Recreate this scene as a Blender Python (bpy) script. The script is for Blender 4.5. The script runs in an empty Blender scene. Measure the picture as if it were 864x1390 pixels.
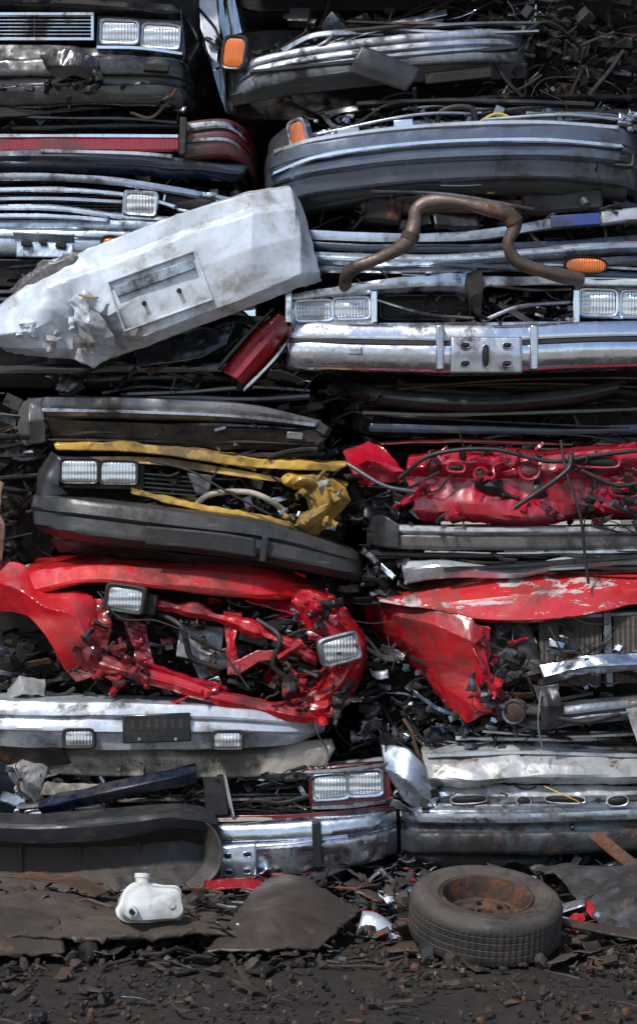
import bpy, math, random
from mathutils import Vector, Matrix, Euler, noise
S=1/300.0
def W(px,py,d=0.0): return Vector(((px-432)*S, d, (1200-py)*S))
scene=bpy.context.scene
# ---------------------------------------------------------------- materials
def mat(name,col,metal=0.0,rough=.4,dirt=.35,dirtcol=(.035,.028,.022),rust=0.0,coat=0.0,bump=.15,dust=.25,scr=.25,scrcol=None,spec=.5,ribs=None,chip=None,spots=.55):
    m=bpy.data.materials.new(name); m.use_nodes=True
    nt=m.node_tree; N=nt.nodes; L=nt.links; b=N['Principled BSDF']
    tc=N.new('ShaderNodeTexCoord')
    def noi(scale,detail=6,rough_=.6,vec=None,dist=0):
        n=N.new('ShaderNodeTexNoise'); n.inputs['Scale'].default_value=scale; n.inputs['Detail'].default_value=detail
        n.inputs['Roughness'].default_value=rough_; n.inputs['Distortion'].default_value=dist
        L.new(vec or tc.outputs['Object'],n.inputs['Vector']); return n.outputs['Fac']
    def mr(v,a,b_,c=0,d=1):
        n=N.new('ShaderNodeMapRange'); n.inputs[1].default_value=a;n.inputs[2].default_value=b_;n.inputs[3].default_value=c;n.inputs[4].default_value=d
        L.new(v,n.inputs[0]); return n.outputs[0]
    def mul(a,b_):
        n=N.new('ShaderNodeMath'); n.operation='MULTIPLY'
        L.new(a,n.inputs[0])
        if isinstance(b_,(int,float)): n.inputs[1].default_value=b_
        else: L.new(b_,n.inputs[1])
        return n.outputs[0]
    def mixc(f,a,b_):
        n=N.new('ShaderNodeMix'); n.data_type='RGBA'
        L.new(f,n.inputs[0])
        for k,i in ((a,6),(b_,7)):
            if isinstance(k,tuple): n.inputs[i].default_value=(*k,1)
            else: L.new(k,n.inputs[i])
        return n.outputs[2]
    def mixf(f,a,b_):
        n=N.new('ShaderNodeMix'); n.data_type='FLOAT'
        L.new(f,n.inputs[0])
        for k,i in ((a,2),(b_,3)):
            if isinstance(k,(int,float)): n.inputs[i].default_value=k
            else: L.new(k,n.inputs[i])
        return n.outputs[0]
    big=noi(2.2,8,.65,dist=.4); mid=noi(11,8,.7); fine=noi(70,5,.6)
    c=mixc(mr(mid,.35,.65),tuple(x*.86 for x in col),tuple(min(1,x*1.06) for x in col))
    r=mixf(mr(mid,.35,.7),rough*.8,rough*1.3)
    me=metal
    if chip:
        mp0=N.new('ShaderNodeMapping'); mp0.inputs['Scale'].default_value=(3.2,3.2,9); L.new(tc.outputs['Object'],mp0.inputs['Vector'])
        cm=mr(noi(1.6,9,.68,mp0.outputs[0],.6),.66-.2*chip[1],.68-.2*chip[1]); c=mixc(cm,c,chip[0]); r=mixf(cm,r,.6)
    mp=N.new('ShaderNodeMapping'); mp.inputs['Scale'].default_value=(6,6,120); mp.inputs['Rotation'].default_value=(0,.15,0)
    L.new(tc.outputs['Object'],mp.inputs['Vector'])
    sc=mul(mr(noi(1.0,4,.6,mp.outputs[0]),.64,.70),mul(mr(big,.45,.6),scr))
    c=mixc(sc,c,scrcol or tuple(min(1,x*.5+.25) for x in col))
    t=.64-.34*dirt
    dm=mr(mul(mr(big,.25,.75),mr(mid,.2,.8,.55,1.25)),t-.1,t+.16)
    c=mixc(mul(dm,.85),c,dirtcol); r=mixf(dm,r,.8)
    # grime specks and fine splatter
    sp=mul(mr(noi(38,7,.75,dist=.3),.56,.66),mul(mr(mid,.38,.6),spots)); c=mixc(sp,c,tuple(x*.15+y*.85 for x,y in zip(col,dirtcol))); r=mixf(sp,r,.75)
    streak=N.new('ShaderNodeMapping'); streak.inputs['Scale'].default_value=(22,22,2.5); L.new(tc.outputs['Object'],streak.inputs['Vector'])
    st=mul(mr(noi(1,5,.65,streak.outputs[0]),.52,.74),min(1,dirt*1.1)); c=mixc(st,c,tuple((x*.4+y*.6) for x,y in zip(col,dirtcol)))
    if rust>0:
        t=.70-.30*rust
        rm=mr(noi(6,10,.72,dist=.5),t-.03,t+.06)
        rc=mixc(mr(fine,.3,.7),(.045,.02,.012),(.16,.065,.025))
        c=mixc(rm,c,rc); r=mixf(rm,r,.9)
        me=mr(rm,0,1,metal,0)
    g=N.new('ShaderNodeNewGeometry'); sx=N.new('ShaderNodeSeparateXYZ'); L.new(g.outputs['Normal'],sx.inputs[0])
    du=mul(mul(mr(sx.outputs[2],.35,1.0),mr(mid,.3,.65)),dust)
    c=mixc(du,c,(.16,.135,.11)); r=mixf(du,r,.9)
    L.new(c,b.inputs['Base Color']); L.new(r,b.inputs['Roughness'])
    if isinstance(me,(int,float)): b.inputs['Metallic'].default_value=me
    else: L.new(me,b.inputs['Metallic'])
    b.inputs['Coat Weight'].default_value=coat; b.inputs['Coat Roughness'].default_value=.12
    b.inputs['Specular IOR Level'].default_value=spec
    bp=N.new('ShaderNodeBump'); bp.inputs['Strength'].default_value=bump; bp.inputs['Distance'].default_value=.01
    L.new(noi(14,6,.6),bp.inputs['Height'])
    b2=N.new('ShaderNodeBump'); b2.inputs['Strength'].default_value=bump*.8; b2.inputs['Distance'].default_value=.002
    L.new(fine,b2.inputs['Height']); L.new(bp.outputs[0],b2.inputs['Normal'])
    last=b2
    if ribs:
        for ax,sc_,dist_ in ribs:
            w=N.new('ShaderNodeTexWave'); w.bands_direction=ax; w.inputs['Scale'].default_value=sc_; w.inputs['Distortion'].default_value=.2
            L.new(tc.outputs['Object'],w.inputs['Vector'])
            b3=N.new('ShaderNodeBump'); b3.inputs['Strength'].default_value=1; b3.inputs['Distance'].default_value=dist_
            L.new(w.outputs['Fac'],b3.inputs['Height']); L.new(last.outputs[0],b3.inputs['Normal']); last=b3
    L.new(last.outputs[0],b.inputs['Normal'])
    return m
M={}
M['black']=mat('black_paint',(.006,.007,.009),0,.2,dirt=.25,coat=.5,dust=.05,scr=.3,dirtcol=(.015,.013,.011))
M['plastic']=mat('black_plastic',(.012,.013,.015),0,.4,dirt=.3,dust=.10,scr=.5,bump=.25,dirtcol=(.025,.02,.016))
M['charcoal']=mat('charcoal_plastic',(.023,.025,.030),0,.36,dirt=.4,dust=.12,scr=.8,bump=.2,dirtcol=(.03,.024,.019))
M['rubber']=mat('rubber',(.012,.012,.012),0,.5,dirt=.4,dust=.15,scr=.1,bump=.3)
M['dark']=mat('grime_and_gap_shade',(.007,.006,.006),.2,.6,dirt=.5,rust=.25,dust=.08,bump=.5,dirtcol=(.014,.011,.009))  # grime on parts, and painted shade for gaps between cars and holes
M['chrome']=mat('chrome',(.76,.80,.87),1,.15,dirt=.2,rust=.1,dust=.04,bump=.14,scr=.3)
M['dullchrome']=mat('dull_chrome',(.56,.61,.69),1,.22,dirt=.35,rust=.18,dust=.05,bump=.18,scr=.3)
M['alu']=mat('aluminium',(.50,.53,.60),.9,.3,dirt=.4,rust=.1,dust=.08,bump=.2)
M['steel']=mat('bare_steel',(.20,.22,.25),.85,.38,dirt=.5,rust=.38,dust=.1,bump=.4)
M['greypaint']=mat('grey_paint',(.08,.09,.11),.4,.28,dirt=.45,rust=.15,coat=.4,dust=.10)
M['taupe']=mat('taupe_paint',(.24,.23,.235),.5,.3,dirt=.5,rust=.2,coat=.4,dust=.12,bump=.25)
M['bluegrey']=mat('bluegrey_paint',(.12,.145,.19),.5,.26,dirt=.35,coat=.5,rust=.06,dust=.08)
M['paleblue']=mat('pale_blue_steel',(.46,.54,.64),.8,.26,dirt=.38,rust=.12,bump=.2,dust=.06)
M['silver']=mat('silver_paint',(.58,.62,.68),.5,.28,dirt=.32,rust=.1,coat=.3,scr=.4,dust=.08)
M['dirtysilver']=mat('dirty_silver_paint',(.50,.51,.52),.4,.34,dirt=.55,rust=.3,coat=.1,scr=.6,dust=.2,dirtcol=(.06,.045,.033),bump=.3)
M['white']=mat('white_paint',(.62,.68,.76),.15,.3,dirt=.16,rust=.1,coat=.3,scr=.5,scrcol=(.28,.28,.3),dust=.04,bump=.12,dirtcol=(.20,.18,.16),spots=.45)
M['tankwhite']=mat('white_plastic',(.66,.68,.68),0,.38,dirt=.3,rust=0,scr=.3,scrcol=(.28,.28,.3),dust=.1,bump=.15,dirtcol=(.16,.13,.09))
M['red']=mat('red_paint',(.46,.006,.013),0,.28,dirt=.34,rust=.08,coat=.6,scr=.7,dust=.07,bump=.14,dirtcol=(.035,.010,.009))
M['redbright']=mat('red_paint_hood',(.56,.010,.016),0,.26,dirt=.24,rust=.05,coat=.6,scr=.8,scrcol=(.5,.42,.38),dust=.10,bump=.1,dirtcol=(.08,.016,.012))
M['redcrush']=mat('crimson_paint',(.40,.004,.022),0,.24,dirt=.38,rust=.08,coat=.8,scr=.5,dust=.05,bump=.16,dirtcol=(.02,.007,.007))
M['redworn']=mat('worn_red_paint',(.54,.014,.018),0,.30,dirt=.22,coat=.5,scr=1.0,scrcol=(.6,.52,.46),dust=.2,bump=.12,chip=((.50,.45,.45),.46),dirtcol=(.10,.025,.018))
M['maroon']=mat('maroon_paint',(.13,.006,.014),0,.24,dirt=.3,coat=.8,dust=.06)
M['navy']=mat('navy_paint',(.006,.014,.038),.1,.22,dirt=.2,coat=.8,dust=.04)
M['blue']=mat('blue_paint',(.02,.05,.25),.1,.3,dirt=.2,coat=.5)
M['yellow']=mat('yellow_paint',(.62,.37,.06),0,.34,dirt=.45,rust=.32,coat=.3,scr=.6,dust=.08,bump=.2)
M['tan']=mat('dirty_beige',(.42,.38,.32),0,.5,dirt=.5,rust=.3,bump=.3,dust=.1)
M['peach']=mat('faded_peach',(.45,.26,.18),0,.5,dirt=.5,rust=.3)
M['rustm']=mat('rusty_steel',(.08,.045,.03),.3,.75,dirt=.5,rust=.6,bump=.8,dust=.08)
M['pipe']=mat('exhaust_steel',(.17,.125,.105),.6,.45,dirt=.4,rust=.42,bump=.7,dust=.2)
M['redlens']=mat('red_lens',(.30,.004,.01),0,.12,dirt=.2,coat=1,bump=.02,dust=.05,scr=.1,ribs=[('X',28,.003)])
M['amber']=mat('amber_lens',(.74,.16,.01),0,.15,dirt=.2,coat=1,bump=.02,dust=.05,scr=.1,ribs=[('X',28,.003)])
M['lens']=mat('headlamp_glass',(.66,.71,.75),.55,.13,dirt=.22,dirtcol=(.18,.16,.13),coat=1,bump=.05,dust=.03,scr=.05,ribs=[('X',22,.003),('Z',9,.003)])
M['radiator']=mat('radiator_core',(.17,.15,.13),.6,.45,dirt=.5,dust=.05,ribs=[('Z',60,.004),('X',14,.004)])
M['mud']=mat('mud_caked_panel',(.062,.044,.033),0,.6,dirt=.5,dust=.25,bump=1.0,rust=.2,dirtcol=(.02,.015,.012))
M['brownsheet']=mat('brown_sheet',(.050,.036,.030),.15,.42,dirt=.5,dust=.2,bump=.5,rust=.3,dirtcol=(.02,.015,.012))
M['cover']=mat('dirty_bumper_cover',(.030,.027,.026),0,.5,dirt=.6,dust=.2,bump=.5,scr=.5,dirtcol=(.055,.042,.032))
M['yelfluff']=mat('yellow_wiring',(.50,.38,.03),0,.6,dirt=.35)
M['ink']=mat('marker_ink',(.09,.075,.065),0,.8,dirt=.1,dust=0)
PALDARK=['dark','dark','dark','plastic','plastic','rustm','steel','charcoal','greypaint']
PALMIX=['dark','dark','plastic','plastic','steel','rustm','alu','dullchrome','charcoal','greypaint','dark','paleblue']
# ---------------------------------------------------------------- mesh helpers
def smpl(pts,n,smooth=True):
    P=[Vector(p) for p in pts]
    if len(P)==1: return [P[0].copy() for _ in range(n)]
    acc=[0]
    for a,b in zip(P,P[1:]): acc.append(acc[-1]+max((b-a).length,1e-6))
    out=[]; k=0
    for i in range(n):
        s=acc[-1]*i/(n-1)
        while k<len(P)-2 and s>acc[k+1]: k+=1
        t=(s-acc[k])/(acc[k+1]-acc[k]); t=min(max(t,0),1)
        if not smooth or len(P)<3: out.append(P[k].lerp(P[k+1],t)); continue
        p1,p2=P[k],P[k+1]; p0=P[k-1] if k>0 else p1+(p1-p2); p3=P[k+2] if k+2<len(P) else p2+(p2-p1)
        l=(p2-p1).length
        m1=(p2-p0)*(l/max((p2-p1).length+(p1-p0).length,1e-6)); m2=(p3-p1)*(l/max((p3-p2).length+(p2-p1).length,1e-6))
        out.append(p1*(2*t**3-3*t*t+1)+m1*(t**3-2*t*t+t)+p2*(-2*t**3+3*t*t)+m2*(t**3-t*t))
    return out
class Crum:
    def __init__(s,seed,freq=5,n=6):
        r=random.Random(seed); s.f=[]; s.o=Vector((r.uniform(-9,9),r.uniform(-9,9),r.uniform(-9,9)))
        for i in range(n+3):
            v=Vector((r.gauss(0,1),r.gauss(0,.5),r.gauss(0,1))).normalized(); k=freq*(r.uniform(.35,1.3) if i<n else r.uniform(2,4))
            s.f.append((v,k,r.random(),(freq/k)**.9*.45,r.uniform(1.1,2.4)))
    def h(s,p):
        w=noise.noise(p*1.7+s.o)*.45; w2=noise.noise(p*5+s.o)*.2
        t=0
        for v,k,ph,a,cl in s.f:
            x=p.dot(v)*k+ph+w+w2; y=(abs((x%1)-.5)*2-.5)*cl
            t+=a*(.5 if y>.5 else (-.5 if y<-.5 else y))
        mk=.25+1.6*abs(noise.noise(p*1.6-s.o))
        return t/len(s.f)*2.6*mk+.12*noise.noise(p*3+s.o)
class MB:
    def __init__(s): s.v=[];s.f=[];s.m=[];s.mats=[]
    def mi(s,name):
        if name not in s.mats: s.mats.append(name)
        return s.mats.index(name)
    def grid(s,G,mname,closeu=False,closev=False):
        k=s.mi(mname); o=len(s.v); nr=len(G); nc=len(G[0])
        for r in G: s.v.extend(r)
        for i in range(nr if closev else nr-1):
            for j in range(nc if closeu else nc-1):
                a=o+i*nc+j; b=o+i*nc+(j+1)%nc; c=o+((i+1)%nr)*nc+(j+1)%nc; d=o+((i+1)%nr)*nc+j
                s.f.append((a,b,c,d)); s.m.append(k)
    def box(s,c,size,R,mname):
        k=s.mi(mname); o=len(s.v)
        for x in(-.5,.5):
            for y in(-.5,.5):
                for z in(-.5,.5): s.v.append(c+R@Vector((x*size[0],y*size[1],z*size[2])))
        for f in((0,1,3,2),(4,6,7,5),(0,4,5,1),(2,3,7,6),(0,2,6,4),(1,5,7,3)): s.f.append(tuple(o+i for i in f)); s.m.append(k)
    def tube(s,pts,r,mname,seg=8,cap=True):
        k=s.mi(mname); G=[]; up=Vector((0.13,1,.21)).normalized(); n=len(pts)
        for i,p in enumerate(pts):
            t=(pts[min(i+1,n-1)]-pts[max(i-1,0)])
            if t.length<1e-7: t=Vector((1,0,0))
            t.normalize(); a=t.cross(up)
            if a.length<.05: a=t.cross(Vector((1,0,0)))
            a.normalize(); b=t.cross(a)
            rr=r(i/(n-1)) if callable(r) else r
            G.append([p+(a*math.cos(q)+b*math.sin(q))*rr for q in [2*math.pi*j/seg for j in range(seg)]])
        o=len(s.v); s.grid(G,mname,closeu=True)
        if cap:
            s.f.append(tuple(o+j for j in range(seg))); s.m.append(k)
            s.f.append(tuple(o+(n-1)*seg+j for j in reversed(range(seg)))); s.m.append(k)
    def obj(s,name,parent=None,angle=35,bevel=0,solid=0):
        me=bpy.data.meshes.new(name); me.from_pydata([tuple(v) for v in s.v],[],s.f)
        for m_ in s.mats: me.materials.append(M[m_])
        me.polygons.foreach_set('material_index',s.m); me.polygons.foreach_set('use_smooth',[True]*len(s.f)); me.update()
        me.set_sharp_from_angle(angle=math.radians(angle))
        ob=bpy.data.objects.new(name,me); scene.collection.objects.link(ob)
        if solid:
            md=ob.modifiers.new('t','SOLIDIFY'); md.thickness=solid; md.offset=0
        if bevel:
            md=ob.modifiers.new('b','BEVEL'); md.width=bevel; md.segments=2; md.limit_method='ANGLE'
        if parent:
            ob.parent=parent; ob.matrix_parent_inverse=Matrix.Translation(parent.location).inverted()
        return ob
def top(name,px,py,d=0):
    e=bpy.data.objects.new(name,None); e.location=W(px,py,d); e.empty_display_size=.2; scene.collection.objects.link(e)
    return e
SEED=[100]
def loft(car,name,rows,mname,nu=70,nv=16,cr=.008,cf=5,thick=.005,su=True,sv=False,mask=None,rag=0,mb=None,raw=False,ang=None):
    SEED[0]+=1; C=Crum(SEED[0],cf)
    if cr>=.012 and mb is None: nu=int(nu*1.5); nv=int(nv*1.5)
    R=[smpl(r if raw else [W(*p) for p in r],nu,su) for r in rows]
    cols=[]
    for j in range(nu): cols.append(smpl([R[i][j] for i in range(len(R))],nv,sv))
    G=[[cols[j][i] for j in range(nu)] for i in range(nv)]
    H=[]
    for i in range(nv):
        row=[]
        for j in range(nu):
            du=G[i][min(j+1,nu-1)]-G[i][max(j-1,0)]; dv=G[min(i+1,nv-1)][j]-G[max(i-1,0)][j]
            n=du.cross(dv)
            n=n.normalized() if n.length>1e-9 else Vector((0,-1,0))
            p=G[i][j]; k=cr*(mask(p) if mask else 1)
            q=p+n*C.h(p)*k*2.0
            if rag and (i in(0,nv-1) or j in (0,nu-1)):
                q=q+Vector((noise.noise(p*25),noise.noise(p*25+Vector((5,5,5)))*.5,noise.noise(p*25+Vector((9,1,5)))))*rag
            row.append(q)
        H.append(row)
    if mb is not None: mb.grid(H,mname); return
    b=MB(); b.grid(H,mname); return b.obj(name,car,ang or (30 if cr<.009 else 17),solid=thick)
STD=[(0,.12),(0,.015),(.06,0),(.36,-.012),(.42,.006),(.56,.006),(.62,-.012),(.92,0),(1,.02),(1,.12)]
RND=[(0,.12),(.02,.03),(.15,0),(.5,-.015),(.85,0),(.98,.03),(1,.12)]
RIB=[(0,.12),(0,.01),(.1,0),(.22,0),(.25,.012),(.3,.012),(.33,0),(.48,-.005),(.51,.01),(.56,.01),(.6,-.005),(.9,0),(1,.02),(1,.1)]
FLT=[(0,.05),(0,.004),(.1,0),(.9,0),(1,.004),(1,.05)]
def bumper(car,name,path,h,mname,prof=STD,nu=90,cr=.006,cf=4,nv=None,h2=None,**k):
    rows=[]
    n=len(path)
    for f,dd in prof:
        row=[]
        for i,p in enumerate(path):
            hh=h+((h2-h)*i/(n-1) if h2 is not None else 0)
            row.append((p[0],p[1]+f*hh,(p[2] if len(p)>2 else 0)+dd))
        rows.append(row)
    k.setdefault('sv',True)
    return loft(car,name,rows,mname,nu=nu,nv=nv or (len(prof)*4),cr=cr,cf=cf,**k)
def strip(car,name,path,h,mname,**k):
    k.setdefault('sv',False)
    return bumper(car,name,path,h,mname,prof=FLT,nv=12,**k)
def trims(car,name,x0,x1,y0,y1,d0,d1,n,pal,seed):
    r=random.Random(seed*31+7); b=MB()
    for i in range(n):
        L_=r.uniform(.25,1)*(x1-x0); xs=r.uniform(x0,x1-L_*.6); xe=min(xs+L_,x1); y=r.uniform(y0,y1); sl=r.gauss(0,.025)*(xe-xs); h=r.choice((1.5,2,3,4,6,9)); d=r.uniform(d0,d1); bw=r.gauss(0,5)
        P=[(xs,y,d+r.uniform(0,.05)),(xs*.65+xe*.35,y+sl*.35+bw,d-.02),(xs*.3+xe*.7,y+sl*.7+bw*.8+r.gauss(0,2),d-.02),(xe,y+sl,d+r.uniform(0,.06))]
        rows=[[(a,b_+f*h,c_+dd) for a,b_,c_ in P] for f,dd in ((0,.03),(0,0),(.5,-.003),(1,0),(1,.03))]
        loft(car,'',rows,r.choice(pal),nu=36,nv=8,cr=.005,cf=6,mb=b)
    return b.obj(name,car,28)
def tube(car,name,pts,r,mname,n=40,seg=10,lump=0):
    P=smpl([W(*p) for p in pts],n); b=MB()
    b.tube(P,(lambda t:r*S*(1+lump*noise.noise(Vector((t*9,3,1))))),mname,seg); return b.obj(name,car,50)
def rot(roll=0,yaw=0,pitch=0): return Euler((math.radians(pitch),math.radians(roll),math.radians(yaw))).to_matrix()
def se(w,h,n=32,p=5):
    o=[]
    for i in range(n):
        a=2*math.pi*(i+.5)/n; c,s_=math.cos(a),math.sin(a)
        o.append((math.copysign(abs(c)**(2/p),c)*w/2,math.copysign(abs(s_)**(2/p),s_)*h/2))
    return o
def lamp(car,name,px,py,w,h,d=0,roll=0,yaw=0,pitch=0,frame='chrome',lens='lens',fw=4,p=7,deep=.05):
    c=W(px,py,d); R=rot(roll,yaw,pitch); b=MB(); w*=S;h*=S;f=fw*S
    def loop(ww,hh,y,pp=p): return [c+R@Vector((x,y,z)) for x,z in se(ww,hh,36,pp)]
    G=[loop(w+2*f,h+2*f,deep),loop(w+2*f,h+2*f,0),loop(w+1.2*f,h+1.2*f,-.006),loop(w,h,-.003),loop(w*.99,h*.99,.015)]
    b.grid(G,frame,closeu=True)
    G=[loop(w,h,.010),loop(w*.97,h*.94,.001),loop(w*.7,h*.7,-.004),loop(w*.4,h*.4,-.007),loop(w*.12,h*.12,-.008),loop(.0005,.0005,-.008)]
    b.grid(G,lens,closeu=True)
    return b.obj(name,car,40)
def grille(car,name,x0,y0,x1,y1,d,nh,nv,mname,t=2,dep=.02,skew=0,frame=None,back='dark'):
    b=MB()
    def pt(u,v): return (x0+(x1-x0)*u, y0+(y1-y0)*v+skew*u)
    r=rot(roll=math.degrees(math.atan2(skew,(x1-x0))))
    L_=(x1-x0)*S
    for i in range(nh):
        p=pt(.5,(i+.5)/nh); b.box(W(*p,d),(L_,dep,t*S),r,mname)
    for i in range(nv):
        p=pt((i+.5)/nv,.5); b.box(W(*p,d+.004),(t*S,dep,(y1-y0)*S),r,mname)
    if frame:
        for v in(0,1): b.box(W(*pt(.5,v),d-.004),(L_+4*S,dep*1.5,4*S),r,frame)
        for u in(0,1): b.box(W(*pt(u,.5),d-.002),(4*S,dep*1.5,(y1-y0)*S),r,frame)
    if back: b.box(W(*pt(.5,.5),d+.05),(L_,.02,(y1-y0)*S),r,back)
    return b.obj(name,car,30,bevel=.0012)
def block(car,name,px,py,w,h,dp,d,mname,roll=0,yaw=0,pitch=0,bev=.004):
    b=MB(); b.box(W(px,py,d),(w*S,dp,h*S),rot(roll,yaw,pitch),mname); return b.obj(name,car,30,bevel=bev)
def clutter(car,name,x0,y0,x1,y1,d0,d1,n,pal=PALDARK,seed=1,smin=8,smax=45,hose=.22,flat=0.0):
    r=random.Random(seed*77+5); b=MB()
    for i in range(n):
        c=W(r.uniform(x0,x1),r.uniform(y0,y1),r.uniform(d0,d1)); m_=r.choice(pal); k=r.random()
        s_=r.uniform(smin,smax)*S*(.5+r.random()*.7)
        if k<hose:
            P=[c]
            dr=Vector((r.choice((-1,1)),r.gauss(0,.3),r.gauss(0,.5)))
            for q in range(r.randint(2,4)):
                dr=dr+Vector((r.gauss(0,.5),r.gauss(0,.4),r.gauss(0,.6))); P.append(P[-1]+dr.normalized()*s_*1.3)
            lo,hi=min(d0,d1)-.03,max(d0,d1)+.1
            for q in P: q.y=min(max(q.y,lo),hi)
            b.tube(smpl(P,18),r.choice((.0018,.003,.003,.006,.009)),r.choice(('rubber','rubber','plastic',m_)),6)
        elif k<hose+.14:
            b.box(c,(s_*r.uniform(.3,1),s_*.5,s_*r.uniform(.2,.7)),Euler((r.gauss(0,.4),r.gauss(0,.4),r.gauss(0,.5))).to_matrix(),m_)
        elif k<hose+.2:
            R=Euler((r.uniform(0,3),r.uniform(0,3),r.uniform(0,3))).to_matrix(); v=R@Vector((0,0,1)); q=s_*.25
            b.tube([c-v*q,c-v*q*.6,c-v*q*.59,c+v*q],(lambda t,q=q:(q*.5 if t<.5 else q*.9)),m_,12)
        else:
            a=s_*r.uniform(.7,2.2); w=s_*r.uniform(.15,.7); R=Euler((r.gauss(0,.9-.5*flat),r.gauss(0,.35),r.gauss(0,.6))).to_matrix()
            C=Crum(r.random(),9,3); k1=r.gauss(0,.4)/max(a,.01); tw=r.gauss(0,.8)
            G=[]; lip=r.random()<.5
            for v in range(6):
                row=[]
                for u in range(14):
                    x=(u/13-.5)*a; z=(v/5-.5)*w*(1+.3*noise.noise(Vector((u*.4,i,0)))); y=k1*x*x+ (.25*w if (lip and v in(0,)) else 0)
                    cs,sn=math.cos(tw*x/a),math.sin(tw*x/a); y,z=y*cs-z*sn,y*sn+z*cs
                    p=c+R@Vector((x,y,z)); row.append(p+R@Vector((0,1,0))*C.h(p)*.02)
                G.append(row)
            b.grid(G,m_)
    return b.obj(name,car,24,solid=.002)
def body(car,x0,x1,y0,y1,d0,mname='dark',L_=3.4,seed=1,nl=26):
    b=MB(); C=Crum(seed+.5,2.2); G=[]
    cx,cy=(x0+x1)/2,(y0+y1)/2; w,h=(x1-x0)*S,(y1-y0)*S; c=W(cx,cy,0)
    sh=se(w,h,64,9)
    for k,(f,dd) in enumerate([(.02,0),(.5,0),(.97,0)]+[(1,i/nl*L_+.02) for i in range(nl+1)]+[(.6,L_+.05),(.05,L_+.05)]):
        row=[]
        for x,z in sh:
            p=c+Vector((x*f,d0+dd,z*f)); q=C.h(p)*.05
            row.append(p+Vector((q*(1 if x>0 else -1)*(f>=.97),C.h(p+Vector((3,3,3)))*.06*(dd==0),q*.6*(1 if z>0 else -1)*(f>=.97))))
        G.append(row)
    b.grid(G,mname,closeu=True)
    kd=b.mi('dark')
    for i in range(64*3): b.m[i]=kd  # front cap near-black whatever the body paint, so the gaps stay dark
    return b.obj('crushed_body',car,35)
def flaps(car,name,x0,y0,x1,y1,d0,d1,n,pal,seed,s0=18,s1=46):
    # torn, folded sheet-metal tongues still hanging on the panel
    r=random.Random(seed*13+3); b=MB()
    for i in range(n):
        x,y,d=r.uniform(x0,x1),r.uniform(y0,y1),r.uniform(d0,d1); a=r.uniform(0,6.28); l=r.uniform(s0,s1); w=l*r.uniform(.3,.7)
        ca,sa=math.cos(a),math.sin(a); rows=[]; wd=w
        for k in range(4):
            t=k/3; cx,cy=x+ca*l*t,y+sa*l*t*.8; wd=w*(1-.6*t)*r.uniform(.7,1.2); dd=d-(.00,.045,.02,.06)[k]*r.uniform(.3,1.2)
            rows.append([(cx-sa*wd/2,cy+ca*wd/2,dd+r.uniform(-.01,.02)),(cx,cy,dd-.012),(cx+sa*wd/2,cy-ca*wd/2,dd+r.uniform(-.01,.02))])
        loft(car,'',rows,r.choice(pal),nu=18,nv=22,cr=.014,cf=9,rag=.006,mb=b,su=False)
    return b.obj(name,car,20,solid=.0025)
# ================================================================ LEFT COLUMN
c=top('crushed_black_car',100,90)
body(c,-190,272,-55,158,.22,'black',seed=1)
loft(c,'hood',[[(-190,-60,.6),(60,-62,.6),(225,-50,.6)],[(-190,0,.02),(60,-2,-.02),(238,8,.0)],[(-190,12,.0),(60,10,-.03),(246,18,.0)],[(-190,16,.03),(60,14,.0),(246,24,.03)]],'black',cr=.01)
grille(c,'grille',-190,20,126,54,.01,7,2,'dullchrome',t=1.6,frame='chrome',dep=.03)
block(c,'lamp_panel',190,45,122,52,.02,.05,'black',roll=3)
lamp(c,'headlamp_inner',162,43,48,27,0,roll=2,frame='dullchrome'); lamp(c,'headlamp_outer',218,48,48,29,.01,roll=4,frame='dullchrome')
strip(c,'lamp_lower_trim',[(132,64,-.02),(190,66,-.03),(248,72,-.01)],3,'chrome',cr=.002)
loft(c,'fender',[[(246,10,0),(268,45,.12),(288,90,.4),(302,130,.9)],[(250,70,.01),(262,100,.1),(278,130,.35),(296,150,.8)],[(240,165,.02),(250,168,.12),(262,168,.35),(280,166,.8)]],'black',cr=.016,cf=6)
loft(c,'valance',[[(-190,62,.02),(60,60,0),(250,72,.03)],[(-190,84,-.01),(60,84,-.03),(250,88,.0)]],'black',cr=.014,cf=7)
bumper(c,'bumper',[(-190,86,-.02),(60,84,-.08),(200,82,-.07),(246,84,-.03),(264,92,.12),(272,98,.4)],66,'black',cr=.02,cf=4.5,prof=STD,nu=120)
loft(c,'torn_skin',[[(60,84,-.125),(95,76,-.12),(140,90,-.135)],[(66,98,-.12),(100,100,-.15),(138,100,-.13)],[(85,120,-.11),(105,112,-.13),(130,118,-.11)]],'black',cr=.012,cf=9,rag=.006)
flaps(c,'torn_flaps',30,90,240,150,-.1,-.04,9,['black','plastic'],1)
block(c,'slot_a',215,100,34,10,.03,-.1,'dark',roll=4)
loft(c,'lower_lip',[[(-190,138,-.04),(0,140,-.06),(140,138,-.05)],[(-190,160,-.02),(0,163,-.05),(138,150,-.03)]],'charcoal',cr=.01,rag=.004)
for i,x in enumerate((5,45,128)): block(c,'bolt_tab_%d'%i,x,125+i*2,12,8,.02,-.1,'charcoal',roll=10*i)
clutter(c,'torn_parts',0,118,260,170,-.06,.15,60,seed=3,smax=30)
trims(c,'loose_trim',-60,250,120,172,-.06,.05,7,['plastic','dark','black'],1)
c=top('crushed_maroon_car',100,200)
body(c,-190,335,176,232,.2,'maroon',seed=2)
strip(c,'chrome_trim',[(-190,183,.0),(100,184,-.03),(246,184,-.02)],4,'chrome',cr=.002)
strip(c,'tail_lamp_strip',[(-190,188,.0),(100,189,-.03),(246,188,-.02)],18,'redlens',cr=.004)
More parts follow.
